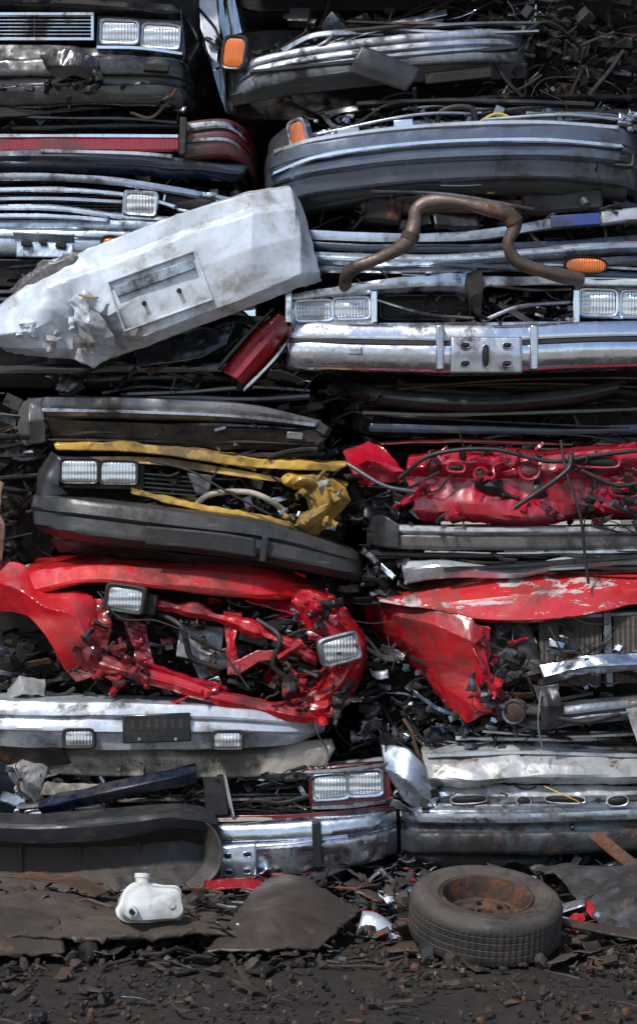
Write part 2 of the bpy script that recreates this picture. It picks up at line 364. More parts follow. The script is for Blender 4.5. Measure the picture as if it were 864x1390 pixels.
bumper(c,'corner_bumper',[(250,168,-.03),(310,164,-.02),(336,176,.08),(348,196,.35),(350,205,.7)],50,'maroon',cr=.008,prof=RIB)
strip(c,'corner_trim',[(252,172,-.05),(308,168,-.04),(334,182,.06),(347,204,.33)],8,'chrome',cr=.003)
strip(c,'corner_trim_low',[(252,192,-.05),(308,190,-.04),(332,204,.06),(344,224,.33)],5,'chrome',cr=.003)
block(c,'black_bracket',250,190,9,50,.05,-.07,'plastic',roll=2)
loft(c,'trunk_lid',[[(-190,206,.1),(60,204,.06),(180,206,.08),(330,214,.14)],[(-190,211,-.03),(60,208,-.07),(180,212,-.05),(335,226,.02)],[(-190,222,-.04),(60,219,-.08),(180,226,-.05),(330,238,.02)],[(-190,236,.02),(60,236,0),(180,238,.02),(325,244,.06)]],'navy',cr=.007,sv=True)
strip(c,'lower_white_edge',[(60,208,-.09),(180,210,-.07),(235,213,-.05)],4,'silver',cr=.004)
clutter(c,'seam_debris',150,205,335,245,0,.15,25,seed=4,smax=22)
c=top('crushed_silver_car',100,270)
body(c,-190,315,242,300,.2,'greypaint',seed=3)
loft(c,'hood_edge',[[(-190,238,.25),(60,234,.25),(190,238,.25),(326,262,.3)],[(-190,243,-.01),(60,238,-.05),(195,248,-.03),(328,268,.08)],[(-190,252,-.01),(60,248,-.05),(195,258,-.03),(322,276,.08)]],'paleblue',cr=.006)
strip(c,'grille_bar_upper',[(-190,260,0),(60,256,-.05),(180,264,-.04),(240,278,-.0)],6,'chrome',cr=.003)
strip(c,'grille_bar_mid',[(-190,272,0),(60,270,-.05),(170,274,-.04)],4,'dullchrome',cr=.003)
strip(c,'grille_bar_lower',[(-190,284,0),(60,280,-.05),(170,292,-.04),(280,298,0)],7,'chrome',cr=.004)
grille(c,'grille_slats',-190,258,165,290,.0,8,26,'charcoal',t=1.2,skew=4)
lamp(c,'headlamp',192,279,38,26,-.05,roll=4,frame='chrome',fw=5)
lamp(c,'side_lamp_frame',258,274,70,20,.03,roll=10,frame='chrome',lens='dark',fw=4)
clutter(c,'behind_grille',160,250,330,300,.0,.15,40,pal=PALMIX,seed=5,smax=25)
c=top('crushed_pale_blue_car',100,340)
body(c,-190,290,305,425,.22,'dark',seed=4)
bumper(c,'bumper_bar',[(-190,296,.03),(60,300,-.05),(230,304,-.04),(285,308,.02),(300,312,.2)],48,'paleblue',prof=RIB,cr=.011,cf=6)
strip(c,'bumper_top_lip',[(-190,292,.0),(60,294,-.08),(150,300,-.07)],5,'chrome')
loft(c,'plate_recess',[[(22,318,-.08),(105,322,-.09)],[(24,330,-.06),(104,333,-.06)],[(26,352,-.07),(102,354,-.08)]],'paleblue',cr=.006,cf=12,nu=24)
for i,(x,y,w_,h_) in enumerate(((40,334,14,8),(62,332,10,6),(86,336,14,8))): block(c,'slot_%d'%i,x,y,w_,h_,.014,-.078,'dark',roll=4*i)
loft(c,'lower_apron',[[(-190,352,-.01),(60,354,-.04),(240,352,0)],[(-190,362,.04),(60,364,0),(235,362,.04)],[(-190,385,.06),(60,388,.03),(200,384,.06)]],'charcoal',cr=.01,cf=7)
for i,y in enumerate((392,402,412)): strip(c,'rib_%d'%i,[(-190,y,.02),(20,y+2,-.02),(60,y-4,.0)],5,'greypaint',cr=.004)
lamp(c,'fog_lamp',152,333,18,14,-.08,lens='amber',frame='charcoal',p=3)
clutter(c,'hanging_parts',0,352,330,425,0,.15,70,pal=PALMIX,seed=6,smax=30)
trims(c,'loose_trim',-60,320,350,420,-.05,.05,12,['steel','greypaint','dullchrome','plastic'],2)
# -- white crumpled lid
c=top('crumpled_white_trunk_lid',220,380,-.25)
def mk(p):
    t=min(max((-.78-p.x)/.25,0),1); u=1 if -.95<p.x<-.42 else 0
    return .95+t*1.6
rows=[[(0,422,-.12),(30,402,-.16),(62,376,-.2),(130,345,-.2),(250,300,-.2),(340,270,-.18),(392,260,-.12),(400,270,-.05)],
[(2,428,-.2),(34,412,-.28),(64,388,-.22),(131,351,-.28),(250,306,-.3),(342,277,-.27),(395,268,-.22),(407,280,-.12)],
[(4,440,-.22),(40,424,-.27),(80,400,-.33),(132,378,-.29),(250,330,-.295),(344,298,-.285),(400,288,-.24),(413,296,-.12)],
[(4,443,-.23),(44,428,-.28),(82,404,-.34),(134,384,-.31),(252,339,-.33),(346,307,-.32),(401,297,-.26),(415,302,-.12)],
[(6,462,-.25),(60,460,-.36),(112,430,-.28),(160,440,-.34),(232,395,-.335),(345,352,-.34),(408,334,-.27),(424,342,-.16)],
[(10,476,-.18),(70,482,-.3),(112,480,-.24),(160,462,-.24),(205,466,-.33),(330,418,-.32),(408,382,-.26),(432,376,-.16)],
[(14,481,-.1),(80,490,-.2),(118,490,-.16),(162,488,-.14),(205,478,-.25),(330,429,-.24),(404,398,-.18),(436,386,-.1)]]
loft(c,'lid_skin',rows,'white',nu=180,nv=70,cr=.013,cf=4.5,mask=mk,rag=.006,su=False,ang=16)
R=rot(roll=-20)
b=MB(); cc=W(226,408,-.35)
for dx,dz,w,h in((0,.112,.40,.010),(0,-.112,.40,.010),(-.2,0,.010,.234),(.2,0,.010,.234)): b.box(cc+R@Vector((dx,0.006,dz)),(w,.026,h),R,'white')
b.box(cc+R@Vector((0,.0,.06)),(.36,.02,.045),R,'paleblue')
for dx in(-.08,.08): b.tube([cc+R@Vector((dx,-.012,-.03)),cc+R@Vector((dx,.02,-.03))],.009,'dark',12)
b.obj('plate_recess_frame',c,30,bevel=.004)
loft(c,'torn_corner',[[(106,420,-.32),(130,408,-.40),(162,424,-.35)],[(116,446,-.34),(136,452,-.42),(150,440,-.38)],[(124,470,-.3),(140,476,-.36),(166,466,-.34)],[(110,494,-.24),(138,506,-.28),(168,488,-.27)]],'white',nu=40,nv=30,cr=.024,cf=9,rag=.008,su=False)
flaps(c,'torn_flaps',20,440,150,486,-.34,-.28,7,['white','white','dirtysilver'],2,16,34)
loft(c,'yellow_chipped_edge',[[(122,414,-.415),(150,418,-.41)],[(124,417,-.415),(148,421,-.41)]],'yellow',nu=16,nv=4,cr=.004)
loft(c,'folded_edge',[[(22,400,-.15),(60,372,-.2),(112,350,-.22)],[(30,406,-.2),(64,380,-.27),(116,357,-.29)],[(40,410,-.2),(76,390,-.27),(112,368,-.28)]],'taupe',nu=60,nv=10,cr=.016,cf=14,rag=.006)
c=top('crushed_dark_car',250,480)
body(c,-190,440,420,520,.25,'dark',seed=5)
loft(c,'tail_lamp',[[(302,506,-.1),(345,455,-.12),(378,424,-.08)],[(322,518,-.16),(362,470,-.18),(388,436,-.12)],[(334,526,-.1),(372,486,-.12),(394,452,-.08)]],'redlens',nu=30,nv=8,cr=.003,sv=True)
strip(c,'lamp_trim',[(298,500,-.12),(345,448,-.14),(372,420,-.1)],4,'plastic')
strip(c,'lamp_trim_low',[(332,530,-.12),(372,490,-.14),(396,456,-.1)],4,'dullchrome')
strip(c,'bumper_strip',[(-190,498,0),(60,496,-.04),(330,492,0)],12,'black',cr=.01)
loft(c,'bent_fender',[[(180,470,-.05),(260,455,-.1),(320,440,-.08)],[(190,500,-.08),(270,490,-.14),(310,470,-.1)]],'black',nu=40,nv=14,cr=.02,cf=8,rag=.005)
clutter(c,'under_parts',60,440,420,535,-.1,.2,130,pal=PALDARK,seed=7,smax=40)
trims(c,'loose_trim',-20,420,500,540,-.03,.1,7,['dark','plastic','black','navy'],3)
c=top('crushed_taupe_car',240,570)
body(c,20,436,550,612,.22,'dark',seed=6)
loft(c,'roof_edge',[[(60,536,.1),(200,538,.06),(330,545,.06),(436,568,.15)],[(60,541,-.06),(200,543,-.1),(330,550,-.09),(436,572,.0)],[(60,550,-.07),(200,552,-.11),(330,558,-.1),(435,574,0)],[(60,556,-.06),(200,560,-.1),(330,566,-.09),(434,576,0)],[(62,566,-.02),(200,570,-.06),(330,574,-.05),(432,580,.02)]],'taupe',cr=.006,cf=4)
strip(c,'roof_edge_trim',[(60,556,-.08),(200,560,-.12),(330,566,-.11),(430,576,-.02)],3,'alu',cr=.003)
loft(c,'lower_panel',[[(60,570,-.02),(200,575,-.05),(330,582,-.04),(440,586,0)],[(70,586,.0),(200,596,-.03),(330,600,-.02),(440,600,0)],[(66,604,.06),(200,606,0),(330,610,0),(438,612,.05)]],'brownsheet',cr=.018,cf=9)
loft(c,'buckled_side',[[(20,548,.1),(40,540,-.02),(62,540,-.06)],[(24,575,.05),(44,572,-.08),(62,570,-.04)],[(18,598,.1),(36,606,-.0),(62,600,0)]],'taupe',nu=30,nv=20,cr=.018,cf=9,rag=.006,su=False)
block(c,'hook_hinge',300,583,16,5,.02,-.07,'alu',roll=-15); block(c,'lock',400,592,22,10,.03,-.04,'taupe',roll=5)
clutter(c,'seam_parts',30,578,440,615,-.04,.12,70,pal=PALMIX,seed=8,smax=22)
trims(c,'loose_trim',30,440,576,612,-.05,.03,9,['taupe','brownsheet','steel','dark'],4)
# -- yellow car
c=top('crushed_yellow_car',260,690)
body(c,50,470,606,745,.28,'dark',seed=7)
loft(c,'hood_edge',[[(78,598,.1),(200,598,.05),(330,616,.05),(474,626,.1)],[(76,603,-.05),(200,603,-.09),(330,622,-.08),(472,632,-.02)],[(78,611,-.05),(200,616,-.09),(330,634,-.08),(456,640,-.02)]],'yellow',cr=.016,cf=8,rag=.004)
loft(c,'hood_underside',[[(95,620,-.02),(220,622,-.05),(320,638,-.05),(400,652,0)],[(95,628,-.02),(220,632,-.06),(320,647,-.06),(400,657,0)]],'yellow',cr=.014,cf=9,nv=8)
strip(c,'radiator_crossmember',[(180,662,-.06),(260,682,-.07),(340,697,-.07),(408,712,-.05)],8,'yellow',cr=.014,cf=9)
loft(c,'bent_fender',[[(396,640,.02),(440,645,-.0),(474,652,.05)],[(384,652,-.06),(424,650,-.10),(470,664,-.02)],[(410,668,.02),(440,660,-.12),(477,680,.0)],[(420,694,-.02),(446,684,-.1),(468,692,.02)],[(394,716,-.04),(418,706,-.12),(440,716,-.02)],[(404,726,.02),(420,724,-.04),(428,730,.02)]],'yellow',nu=44,nv=40,cr=.024,cf=8,rag=.01,su=False)
flaps(c,'torn_flaps',385,650,465,720,-.1,-.02,9,['yellow','yellow','dirtysilver','plastic'],3,16,36)
loft(c,'corner_moulding',[[(62,610,.1),(80,618,-.06),(88,624,-.08)],[(50,640,.05),(66,648,-.08),(84,660,-.09)],[(46,676,.05),(60,678,-.08),(96,672,-.07)]],'charcoal',nu=24,nv=16,cr=.008)
block(c,'lamp_panel',138,642,118,44,.02,-.02,'plastic',roll=1)
lamp(c,'headlamp_outer',111,640,48,30,-.08,roll=1,frame='charcoal',fw=3); lamp(c,'headlamp_inner',164,642,48,29,-.08,roll=1,frame='charcoal',fw=3)
grille(c,'grille',192,640,268,676,-.03,6,0,'plastic',t=2,skew=6)
rows=[[(50,668,.1),(110,674,.0),(250,690,-.03),(370,704,0),(470,742,.1),(492,756,.3)],[(48,673,-.06),(110,679,-.18),(250,697,-.2),(370,712,-.17),(472,746,-.05),(493,760,.2)],
[(47,688,-.09),(110,697,-.2),(250,714,-.22),(370,730,-.19),(474,757,-.08),(494,768,.18)],[(49,692,-.08),(110,701,-.185),(250,718,-.205),(370,734,-.175),(474,760,-.07),(494,771,.18)],
[(50,710,-.09),(110,722,-.2),(250,738,-.22),(370,754,-.19),(476,776,-.08),(494,782,.18)],[(54,722,.0),(110,734,-.13),(250,748,-.15),(370,765,-.12),(474,786,-.03),(490,788,.2)]]
loft(c,'bumper',rows,'charcoal',nu=130,nv=34,cr=.008,cf=3)
rows=[[(205,713,-.235),(300,722,-.235),(350,730,-.225)],[(205,738,-.235),(300,748,-.235),(350,756,-.225)]]
loft(c,'bumper_patch',rows,'plastic',nu=30,nv=8,cr=.005)
block(c,'bumper_notch',360,744,9,34,.03,-.2,'plastic',roll=8)
loft(c,'lower_apron',[[(72,730,-.06),(200,745,-.08),(400,770,-.02)],[(80,748,.0),(200,760,-.02),(400,778,.02)]],'plastic',cr=.012,cf=8,nv=8)
tube(c,'radiator_hose',[(262,690,-.03),(285,672,-.07),(335,668,-.08),(365,678,-.08),(384,692,-.03)],4,'tan')
tube(c,'cable',[(200,625,-.1),(260,640,-.1),(310,668,-.11),(370,700,-.1)],1.6,'rubber')
loft(c,'radiator_plate',[[(255,642,-.05),(290,645,-.06)],[(268,672,-.05),(284,672,-.05)]],'steel',nu=12,nv=8,cr=.01)
clutter(c,'engine_parts',190,628,450,712,-.05,.15,170,pal=PALMIX+['yellow','tan'],seed=9,smax=28)
clutter(c,'side_parts',400,700,470,740,-.02,.15,25,pal=PALMIX,seed=10,smax=24)
# -- red car left
c=top('crushed_red_car',250,865)
body(c,-60,480,790,950,.32,'dark',seed=8)
loft(c,'hood',[[(40,756,.5),(200,750,.5),(350,756,.5),(412,778,.5)],[(36,766,.06),(200,762,.0),(350,770,.02),(416,790,.1)],[(40,776,-.06),(130,768,-.12),(250,772,-.13),(350,782,-.1),(418,796,.0)],[(48,800,-.12),(130,785,-.17),(220,790,-.18),(350,803,-.15),(412,808,-.04)],[(52,806,-.11),(130,789,-.165),(220,797,-.17),(350,811,-.14),(408,812,-.03)],[(56,804,-.06),(130,790,-.1),(220,798,-.1),(350,812,-.08),(400,812,-.0)]],'redbright',nu=130,nv=44,cr=.013,cf=3.4,ang=20)
loft(c,'left_fender',[[(-60,765,.1),(0,762,.0),(36,768,-.04),(70,800,-.1),(128,806,-.12),(142,850,-.13),(152,905,-.1)],[(-60,790,.02),(0,790,-.08),(36,800,-.14),(72,822,-.19),(108,832,-.2),(126,866,-.2),(134,915,-.14)],[(-60,836,.1),(0,830,-.02),(36,832,-.1),(58,846,-.16),(76,868,-.18),(92,900,-.16),(108,924,-.1)]],'red',nu=110,nv=34,cr=.02,cf=4.5,rag=.005)
loft(c,'upright_left',[[(118,808,-.12),(150,812,-.12)],[(126,840,-.16),(156,845,-.13)],[(132,884,-.15),(150,880,-.14)]],'red',nu=16,nv=30,cr=.02,cf=10,rag=.006)
rows=lambda pts,w:[[(x,y,d+.02) for x,y,d in pts],[(x,y+w*.12,d-.01) for x,y,d in pts],[(x,y+w*.45,d-.015) for x,y,d in pts],[(x,y+w*.5,d-.03) for x,y,d in pts],[(x,y+w,d-.01) for x,y,d in pts],[(x,y+w,d+.03) for x,y,d in pts]]
loft(c,'lower_crossmember',rows([(132,882,-.14),(170,893,-.17),(240,912,-.15),(300,932,-.17),(350,944,-.14),(400,954,-.15),(445,962,-.05)],21),'red',cr=.02,cf=6,nv=20,nu=120,rag=.005,su=False)
loft(c,'crossmember_lip',rows([(130,872,-.1),(180,888,-.12),(240,908,-.12),(310,930,-.1)],6),'redcrush',cr=.014,cf=12,nv=8)
loft(c,'upper_crossmember',rows([(215,812,-.08),(270,820,-.12),(330,838,-.12),(380,858,-.13),(430,886,-.1)],14),'red',cr=.022,cf=7,nv=14,rag=.005,su=False)
loft(c,'inner_strut_a',[[(304,826,-.08),(330,830,-.08)],[(308,870,-.12),(322,868,-.14)],[(310,914,-.13),(328,912,-.13)]],'red',nu=10,nv=24,cr=.016,cf=12,rag=.006)
loft(c,'inner_strut_b',[[(318,896,-.13),(322,914,-.13)],[(350,880,-.12),(356,894,-.12)],[(384,880,-.12),(388,892,-.12)],[(402,930,-.12),(414,930,-.12)]],'red',nu=8,nv=30,cr=.016,cf=12,rag=.005)
loft(c,'inner_strut_c',[[(168,838,-.06),(200,846,-.06)],[(180,866,-.1),(205,872,-.1)],[(196,900,-.1),(214,902,-.1)]],'redcrush',nu=10,nv=20,cr=.02,cf=12,rag=.006)
loft(c,'right_fender',[[(392,790,.0),(430,798,-.02),(470,828,.02),(498,868,.08),(492,915,.08),(462,955,.06),(420,975,.03)],[(396,796,-.05),(430,806,-.12),(466,836,-.06),(492,872,-.04),(486,916,-.02),(456,950,-.06),(416,971,-.05)],[(398,806,-.05),(424,822,-.12),(448,852,-.16),(472,880,-.10),(466,918,-.12),(440,942,-.1),(404,962,-.08)],[(396,814,-.08),(410,836,-.06),(430,862,-.1),(452,890,-.05),(446,914,-.1),(424,934,-.06),(398,952,-.1)],[(392,822,-.0),(402,842,-.02),(420,868,.0),(440,894,-.0),(436,908,.0),(414,926,-.0),(392,946,-.0)]],'red',nu=110,nv=44,cr=.028,cf=7,rag=.012)
flaps(c,'torn_flaps_right',385,810,480,950,-.16,-.06,18,['red','redcrush','red','plastic'],4,18,44)
flaps(c,'torn_flaps_left',115,812,215,915,-.19,-.1,12,['red','redcrush','plastic','steel'],5,16,40)
flaps(c,'torn_flaps_low',180,900,420,960,-.18,-.12,10,['red','redcrush','dark'],6,14,30)
loft(c,'bonnet_slam_panel',[[(330,800,.0),(400,812,0)],[(334,816,-.05),(420,840,-.05)]],'redcrush',nu=30,nv=10,cr=.018,cf=12)
lamp(c,'headlamp_left',176,810,46,29,-.2,roll=8,yaw=-8,frame='plastic',fw=5)
lamp(c,'headlamp_right',461,877,46,30,-.19,roll=-14,yaw=12,frame='dullchrome',fw=5)
block(c,'lamp_bucket',205,818,22,28,.08,-.1,'plastic',roll=8)
loft(c,'inner_wing',[[(245,842,0),(305,852,0)],[(240,890,-.05),(300,900,-.05)]],'taupe',nu=20,nv=14,cr=.02,cf=9)
block(c,'battery_tray',290,900,50,26,.08,-.02,'steel',roll=-25); block(c,'box_a',345,862,40,22,.06,-.02,'greypaint',roll=15)
lamp(c,'pulley',330,890,26,26,-.05,yaw=30,frame='steel',lens='plastic',p=2,fw=3)
tube(c,'hose_a',[(215,830,-.05),(250,850,-.12),(262,890,-.1),(300,905,-.08)],4,'rubber'); tube(c,'hose_b',[(350,840,-.08),(380,862,-.15),(372,900,-.13),(400,925,-.1)],4,'rubber')
tube(c,'wire',[(140,800,-.2),(170,835,-.21),(220,840,-.18),(300,880,-.15),(340,930,-.16)],1.2,'rubber')
clutter(c,'engine_parts',150,820,450,940,-.06,.2,280,pal=PALMIX+['red','dark','tan'],seed=11,smax=32)
clutter(c,'arch_parts',0,860,110,945,-.02,.3,60,pal=PALDARK+['navy'],seed=12,smax=38)
clutter(c,'red_shards',370,810,480,960,-.16,.0,80,pal=['redcrush','dark','plastic','steel','dark','red'],seed=13,smax=24)
clutter(c,'red_shards_left',110,800,160,920,-.2,-.05,30,pal=['redcrush','dark','plastic','red'],seed=14,smax=18)
# -- silver bumper
c=top('crushed_silver_hatchback',200,985)
body(c,-60,430,955,1008,.2,'dark',seed=9)
rows=[[(-60,936,.0),(0,940,-.02),(150,942,-.04),(300,948,-.02),(400,960,.02),(438,968,.15)],[(-60,944,-.12),(0,946,-.17),(150,948,-.2),(300,954,-.18),(400,966,-.12),(441,974,.05)],[(-60,958,-.13),(0,962,-.19),(150,964,-.22),(300,968,-.2),(400,976,-.14),(441,980,.05)],
[(-60,962,-.11),(0,965,-.165),(150,967,-.2),(300,971,-.18),(400,979,-.12),(441,983,.06)],[(-60,980,-.13),(0,982,-.19),(150,984,-.22),(300,985,-.2),(400,989,-.14),(440,992,.05)],[(-60,984,-.10),(0,985,-.16),(150,987,-.19),(300,988,-.17),(400,992,-.11),(440,995,.06)],[(-60,1000,-.1),(10,1008,-.12),(150,1010,-.17),(300,1010,-.15),(390,1007,-.08),(425,1001,.06)],[(-60,1002,.0),(20,1011,0),(150,1013,-.05),(300,1012,-.04),(385,1008,0),(420,1003,.1)]]
loft(c,'bumper',rows,'silver',nu=110,nv=44,cr=.008,cf=3)
block(c,'number_plate',219,980,90,38,.012,-.225,'black',roll=-2,bev=.006)
b=MB()
for i in range(7): b.box(W(188+i*10.5,976-i*.35,-.233),(.018,.004,.04),rot(roll=-2),'charcoal')
for x in(196,244): b.tube([W(x,994,-.235),W(x,994,-.225)],.007,'alu',10)
b.obj('plate_details',c,30)
lamp(c,'fog_lamp_left',116,994,36,20,-.22,frame='charcoal',fw=4); lamp(c,'fog_lamp_right',312,997,36,20,-.2,frame='charcoal',fw=4)
loft(c,'folded_sheet',[[(12,938,.0),(30,916,-.05),(62,924,0)],[(14,948,-.1),(40,938,-.15),(66,942,-.1)]],'dirtysilver',nu=20,nv=10,cr=.018,cf=9,su=False,rag=.006)
loft(c,'broken_valance',[[(0,1004,-.1),(40,1008,-.12),(90,1010,-.14)],[(0,1030,-.05),(40,1040,-.08),(100,1032,-.08)]],'brownsheet',nu=30,nv=12,cr=.02,cf=9)
clutter(c,'edge_parts',0,925,430,945,-.12,.05,50,pal=PALDARK,seed=84,smax=22)
# -- beige sheet car with writing
c=top('crushed_beige_car',250,1040)
body(c,20,450,1022,1070,.2,'dark',seed=10)
loft(c,'beige_panel',[[(62,1016,-.02),(200,1014,-.04),(330,1010,-.04),(450,1004,.02)],[(60,1024,-.07),(200,1024,-.1),(330,1022,-.1),(454,1014,-.04)],[(60,1048,-.06),(200,1050,-.1),(330,1050,-.1),(440,1042,-.02)]],'tan',cr=.010,cf=5)
loft(c,'buckled_corner',[[(10,1012,.05),(30,1008,-.02),(64,1022,-.04)],[(14,1035,-.05),(40,1042,-.14),(70,1030,-.06)],[(20,1060,-.03),(44,1052,-.14),(62,1066,-.12)],[(34,1086,.0),(52,1092,-.05),(62,1084,-.05)]],'dirtysilver',nu=36,nv=30,cr=.024,cf=8,rag=.010,su=False)
loft(c,'loose_strip',[[(66,1056,-.1),(140,1058,-.12),(180,1052,-.1)],[(60,1074,-.12),(140,1070,-.14),(178,1064,-.12)]],'tan',nu=30,nv=8,cr=.018,cf=9,rag=.005)
fc=bpy.data.curves.new('writing','FONT'); fc.body='2 MREMI     ARD'; fc.size=.052; fc.extrude=.0004; fc.space_character=1.2; fc.offset=-.0008
fo=bpy.data.objects.new('hand_writing',fc); scene.collection.objects.link(fo); fo.data.materials.append(M['ink'])
fo.location=W(184,1037,-.132); fo.rotation_euler=(math.radians(90),math.radians(-1),0); fo.parent=c; fo.matrix_parent_inverse=Matrix.Translation(c.location).inverted()
clutter(c,'edge_parts',20,1036,460,1060,-.12,.05,60,pal=PALMIX+['tan'],seed=81,smax=20)
# -- brown sedan with quad lamps
c=top('crushed_sedan',300,1110)
body(c,40,530,1050,1185,.26,'dark',seed=11)
loft(c,'hood_edge',[[(300,1034,.1),(400,1038,.05),(520,1028,.05)],[(300,1040,-.06),(400,1046,-.08),(522,1034,-.05)],[(305,1047,-.05),(400,1052,-.06),(524,1042,-.04)]],'silver',cr=.01,nv=12)
loft(c,'bent_hood_bar',[[(60,1080,-.12),(150,1056,-.15),(268,1032,-.12)],[(60,1088,-.17),(150,1066,-.2),(270,1040,-.17)],[(64,1098,-.14),(150,1080,-.17),(270,1056,-.14)]],'navy',nu=50,nv=12,cr=.012)
block(c,'headlamp_nacelle',474,1064,112,58,.05,-.03,'maroon',roll=-4,bev=.01)
lamp(c,'headlamp_a',448,1065,44,30,-.075,roll=-4,frame='chrome',fw=4); lamp(c,'headlamp_b',494,1060,44,30,-.075,roll=-4,frame='chrome',fw=4)
strip(c,'nacelle_trim',[(420,1042,-.09),(470,1038,-.1),(526,1032,-.06)],4,'chrome'); strip(c,'nacelle_trim_low',[(424,1090,-.09),(470,1088,-.1),(528,1082,-.06)],4,'dullchrome')
block(c,'left_nacelle',92,1098,122,34,.05,-.08,'plastic',roll=-5); lamp(c,'headlamp_c',68,1102,48,18,-.12,roll=-5,pitch=12); lamp(c,'headlamp_d',120,1096,48,20,-.12,roll=-5,pitch=12); lamp(c,'marker_lamp',34,1104,12,14,-.1,lens='amber')
strip(c,'left_nacelle_trim',[(30,1088,-.14),(150,1076,-.14)],3,'chrome',cr=.002)
block(c,'grille_frame_left',294,1074,30,56,.06,-.08,'plastic',roll=-6)
tube(c,'grille_frame_edge',[(306,1046,-.12),(318,1102,-.12)],3,'chrome')
loft(c,'grille_surround',[[(308,1042,-.08),(360,1046,-.08),(412,1044,-.08)],[(310,1052,-.08),(360,1054,-.08),(412,1052,-.08)]],'plastic',nv=5,cr=.004)
loft(c,'lower_panel',[[(270,1104,-.06),(400,1100,-.1),(530,1090,-.04)],[(270,1112,-.06),(400,1109,-.1),(530,1099,-.04)]],'maroon',cr=.006,nv=8)
rows=[]
for f,dd in [(0,.05),(0,-.09),(.08,-.12),(.3,-.13),(.34,-.11),(.42,-.11),(.46,-.135),(.9,-.12),(1,-.1),(1,.0)]:
    rows.append([(288,1113+74*f,dd),(400,1106+74*f,dd-.03),(500,1098+66*f,dd-.02),(538,1094+62*f,dd+.1)])
loft(c,'bumper',rows,'dullchrome',nu=80,nv=44,cr=.008,cf=4,sv=True)
strip(c,'bumper_marker',[(470,1126,-.17),(524,1122,-.13)],14,'dullchrome')
block(c,'overrider',430,1136,12,60,.05,-.17,'plastic',roll=-2)
loft(c,'plate_bracket',[[(300,1138,-.19),(350,1134,-.19)],[(300,1160,-.2),(350,1158,-.2)],[(302,1186,-.19),(350,1182,-.19)]],'alu',nu=16,nv=12,cr=.006,cf=12)
for i,(x,y) in enumerate(((312,1150),(338,1148),(314,1172),(338,1170))): lamp(c,'bracket_slot_%d'%i,x,y,8,5,-.208,frame='alu',lens='dark',fw=1.5,p=3,deep=.01)
clutter(c,'engine_parts',180,1046,420,1110,-.05,.15,130,pal=PALMIX,seed=14,smax=30)
clutter(c,'foot_parts',20,1056,270,1120,-.1,.12,80,pal=PALMIX+['tan','navy'],seed=15,smax=32)
trims(c,'loose_trim',40,420,1050,1110,-.12,.05,10,['steel','silver','plastic','maroon','tan'],5)
# -- dark cover on the ground in front
c=top('black_bumper_cover',150,1150,-.2)
loft(c,'rim',[[(-60,1092,-.16),(60,1094,-.2),(160,1088,-.2),(250,1084,-.16),(290,1096,-.06)],[(-60,1096,-.31),(60,1099,-.35),(160,1092,-.35),(250,1088,-.31),(298,1102,-.2)],[(-60,1101,-.33),(60,1105,-.37),(160,1098,-.37),(250,1093,-.33),(300,1107,-.22)],[(-60,1118,-.31),(60,1124,-.35),(160,1120,-.35),(250,1108,-.31),(300,1120,-.2)],[(-60,1122,-.26),(60,1127,-.3),(160,1123,-.3),(250,1111,-.26),(292,1122,-.16)]],'charcoal',cr=.012,cf=4)
loft(c,'trough',[[(-60,1118,-.26),(60,1123,-.30),(160,1120,-.30),(250,1109,-.26),(296,1119,-.18)],[(-60,1136,-.17),(60,1138,-.2),(160,1136,-.2),(245,1130,-.18),(284,1138,-.14)],[(-60,1168,-.18),(60,1169,-.22),(160,1168,-.24),(250,1162,-.22),(290,1160,-.16)],[(-60,1192,-.32),(60,1195,-.37),(160,1191,-.38),(250,1186,-.32),(304,1176,-.24)]],'cover',cr=.022,cf=4,nv=30,rag=.006)
loft(c,'end_cap',[[(262,1096,-.26),(290,1106,-.26),(306,1132,-.28),(302,1165,-.30),(272,1190,-.35)],[(256,1110,-.2),(274,1118,-.2),(284,1140,-.22),(278,1160,-.24),(256,1180,-.3)]],'cover',nu=40,nv=8,cr=.01)
for i,x in enumerate((40,118,196)): block(c,'rib_%d'%i,x,1152,4,44,.03,-.21,'cover',roll=-3)
# ================================================================ RIGHT COLUMN
c=top('crushed_grey_sedan',520,90)
body(c,300,735,20,150,.22,'dark',seed=21)
bumper(c,'bumper',[(312,96,.2),(322,92,.02),(350,82,-.06),(450,66,-.1),(600,50,-.1),(690,42,-.02),(716,44,.12)],40,'alu',prof=RIB,cr=.006,nu=110,h2=44)
loft(c,'bumper_lower',[[(312,128,0),(400,114,-.07),(560,96,-.08),(716,84,.02)],[(316,142,.03),(400,132,-.04),(560,116,-.05),(716,104,.04)]],'charcoal',cr=.01,nv=10)
lamp(c,'indicator_lamp',318,75,30,40,-.05,roll=8,yaw=-20,lens='amber',frame='charcoal',p=4)
loft(c,'trim_a',[[(420,68,0),(500,40,-.03),(606,12,0)],[(424,74,-.02),(500,50,-.05),(606,22,-.02)]],'alu',nv=6,cr=.008)
loft(c,'trim_b',[[(380,66,0),(430,48,-.05),(520,44,-.02)],[(384,72,-.02),(430,56,-.06),(520,50,-.03)]],'paleblue',nv=6,cr=.01)
tube(c,'wiper_arm',[(412,76,-.05),(440,66,-.1),(452,52,-.06)],2.5,'alu'); tube(c,'wiper_rod',[(440,46,-.02),(520,42,-.05),(600,30,-.02)],3,'rubber')
loft(c,'hanging_plate',[[(488,78,-.2),(566,108,-.2)],[(478,98,-.21),(560,124,-.21)],[(472,114,-.2),(548,138,-.2)]],'charcoal',nu=20,nv=12,cr=.008)
strip(c,'roof_line',[(340,104,-.12),(480,92,-.14),(700,68,-.08)],3,'plastic')
block(c,'slot_grille',620,108,90,14,.03,-.06,'dark',roll=-6)
clutter(c,'engine_parts',400,10,740,80,.0,.25,130,pal=PALMIX,seed=22,smax=36)
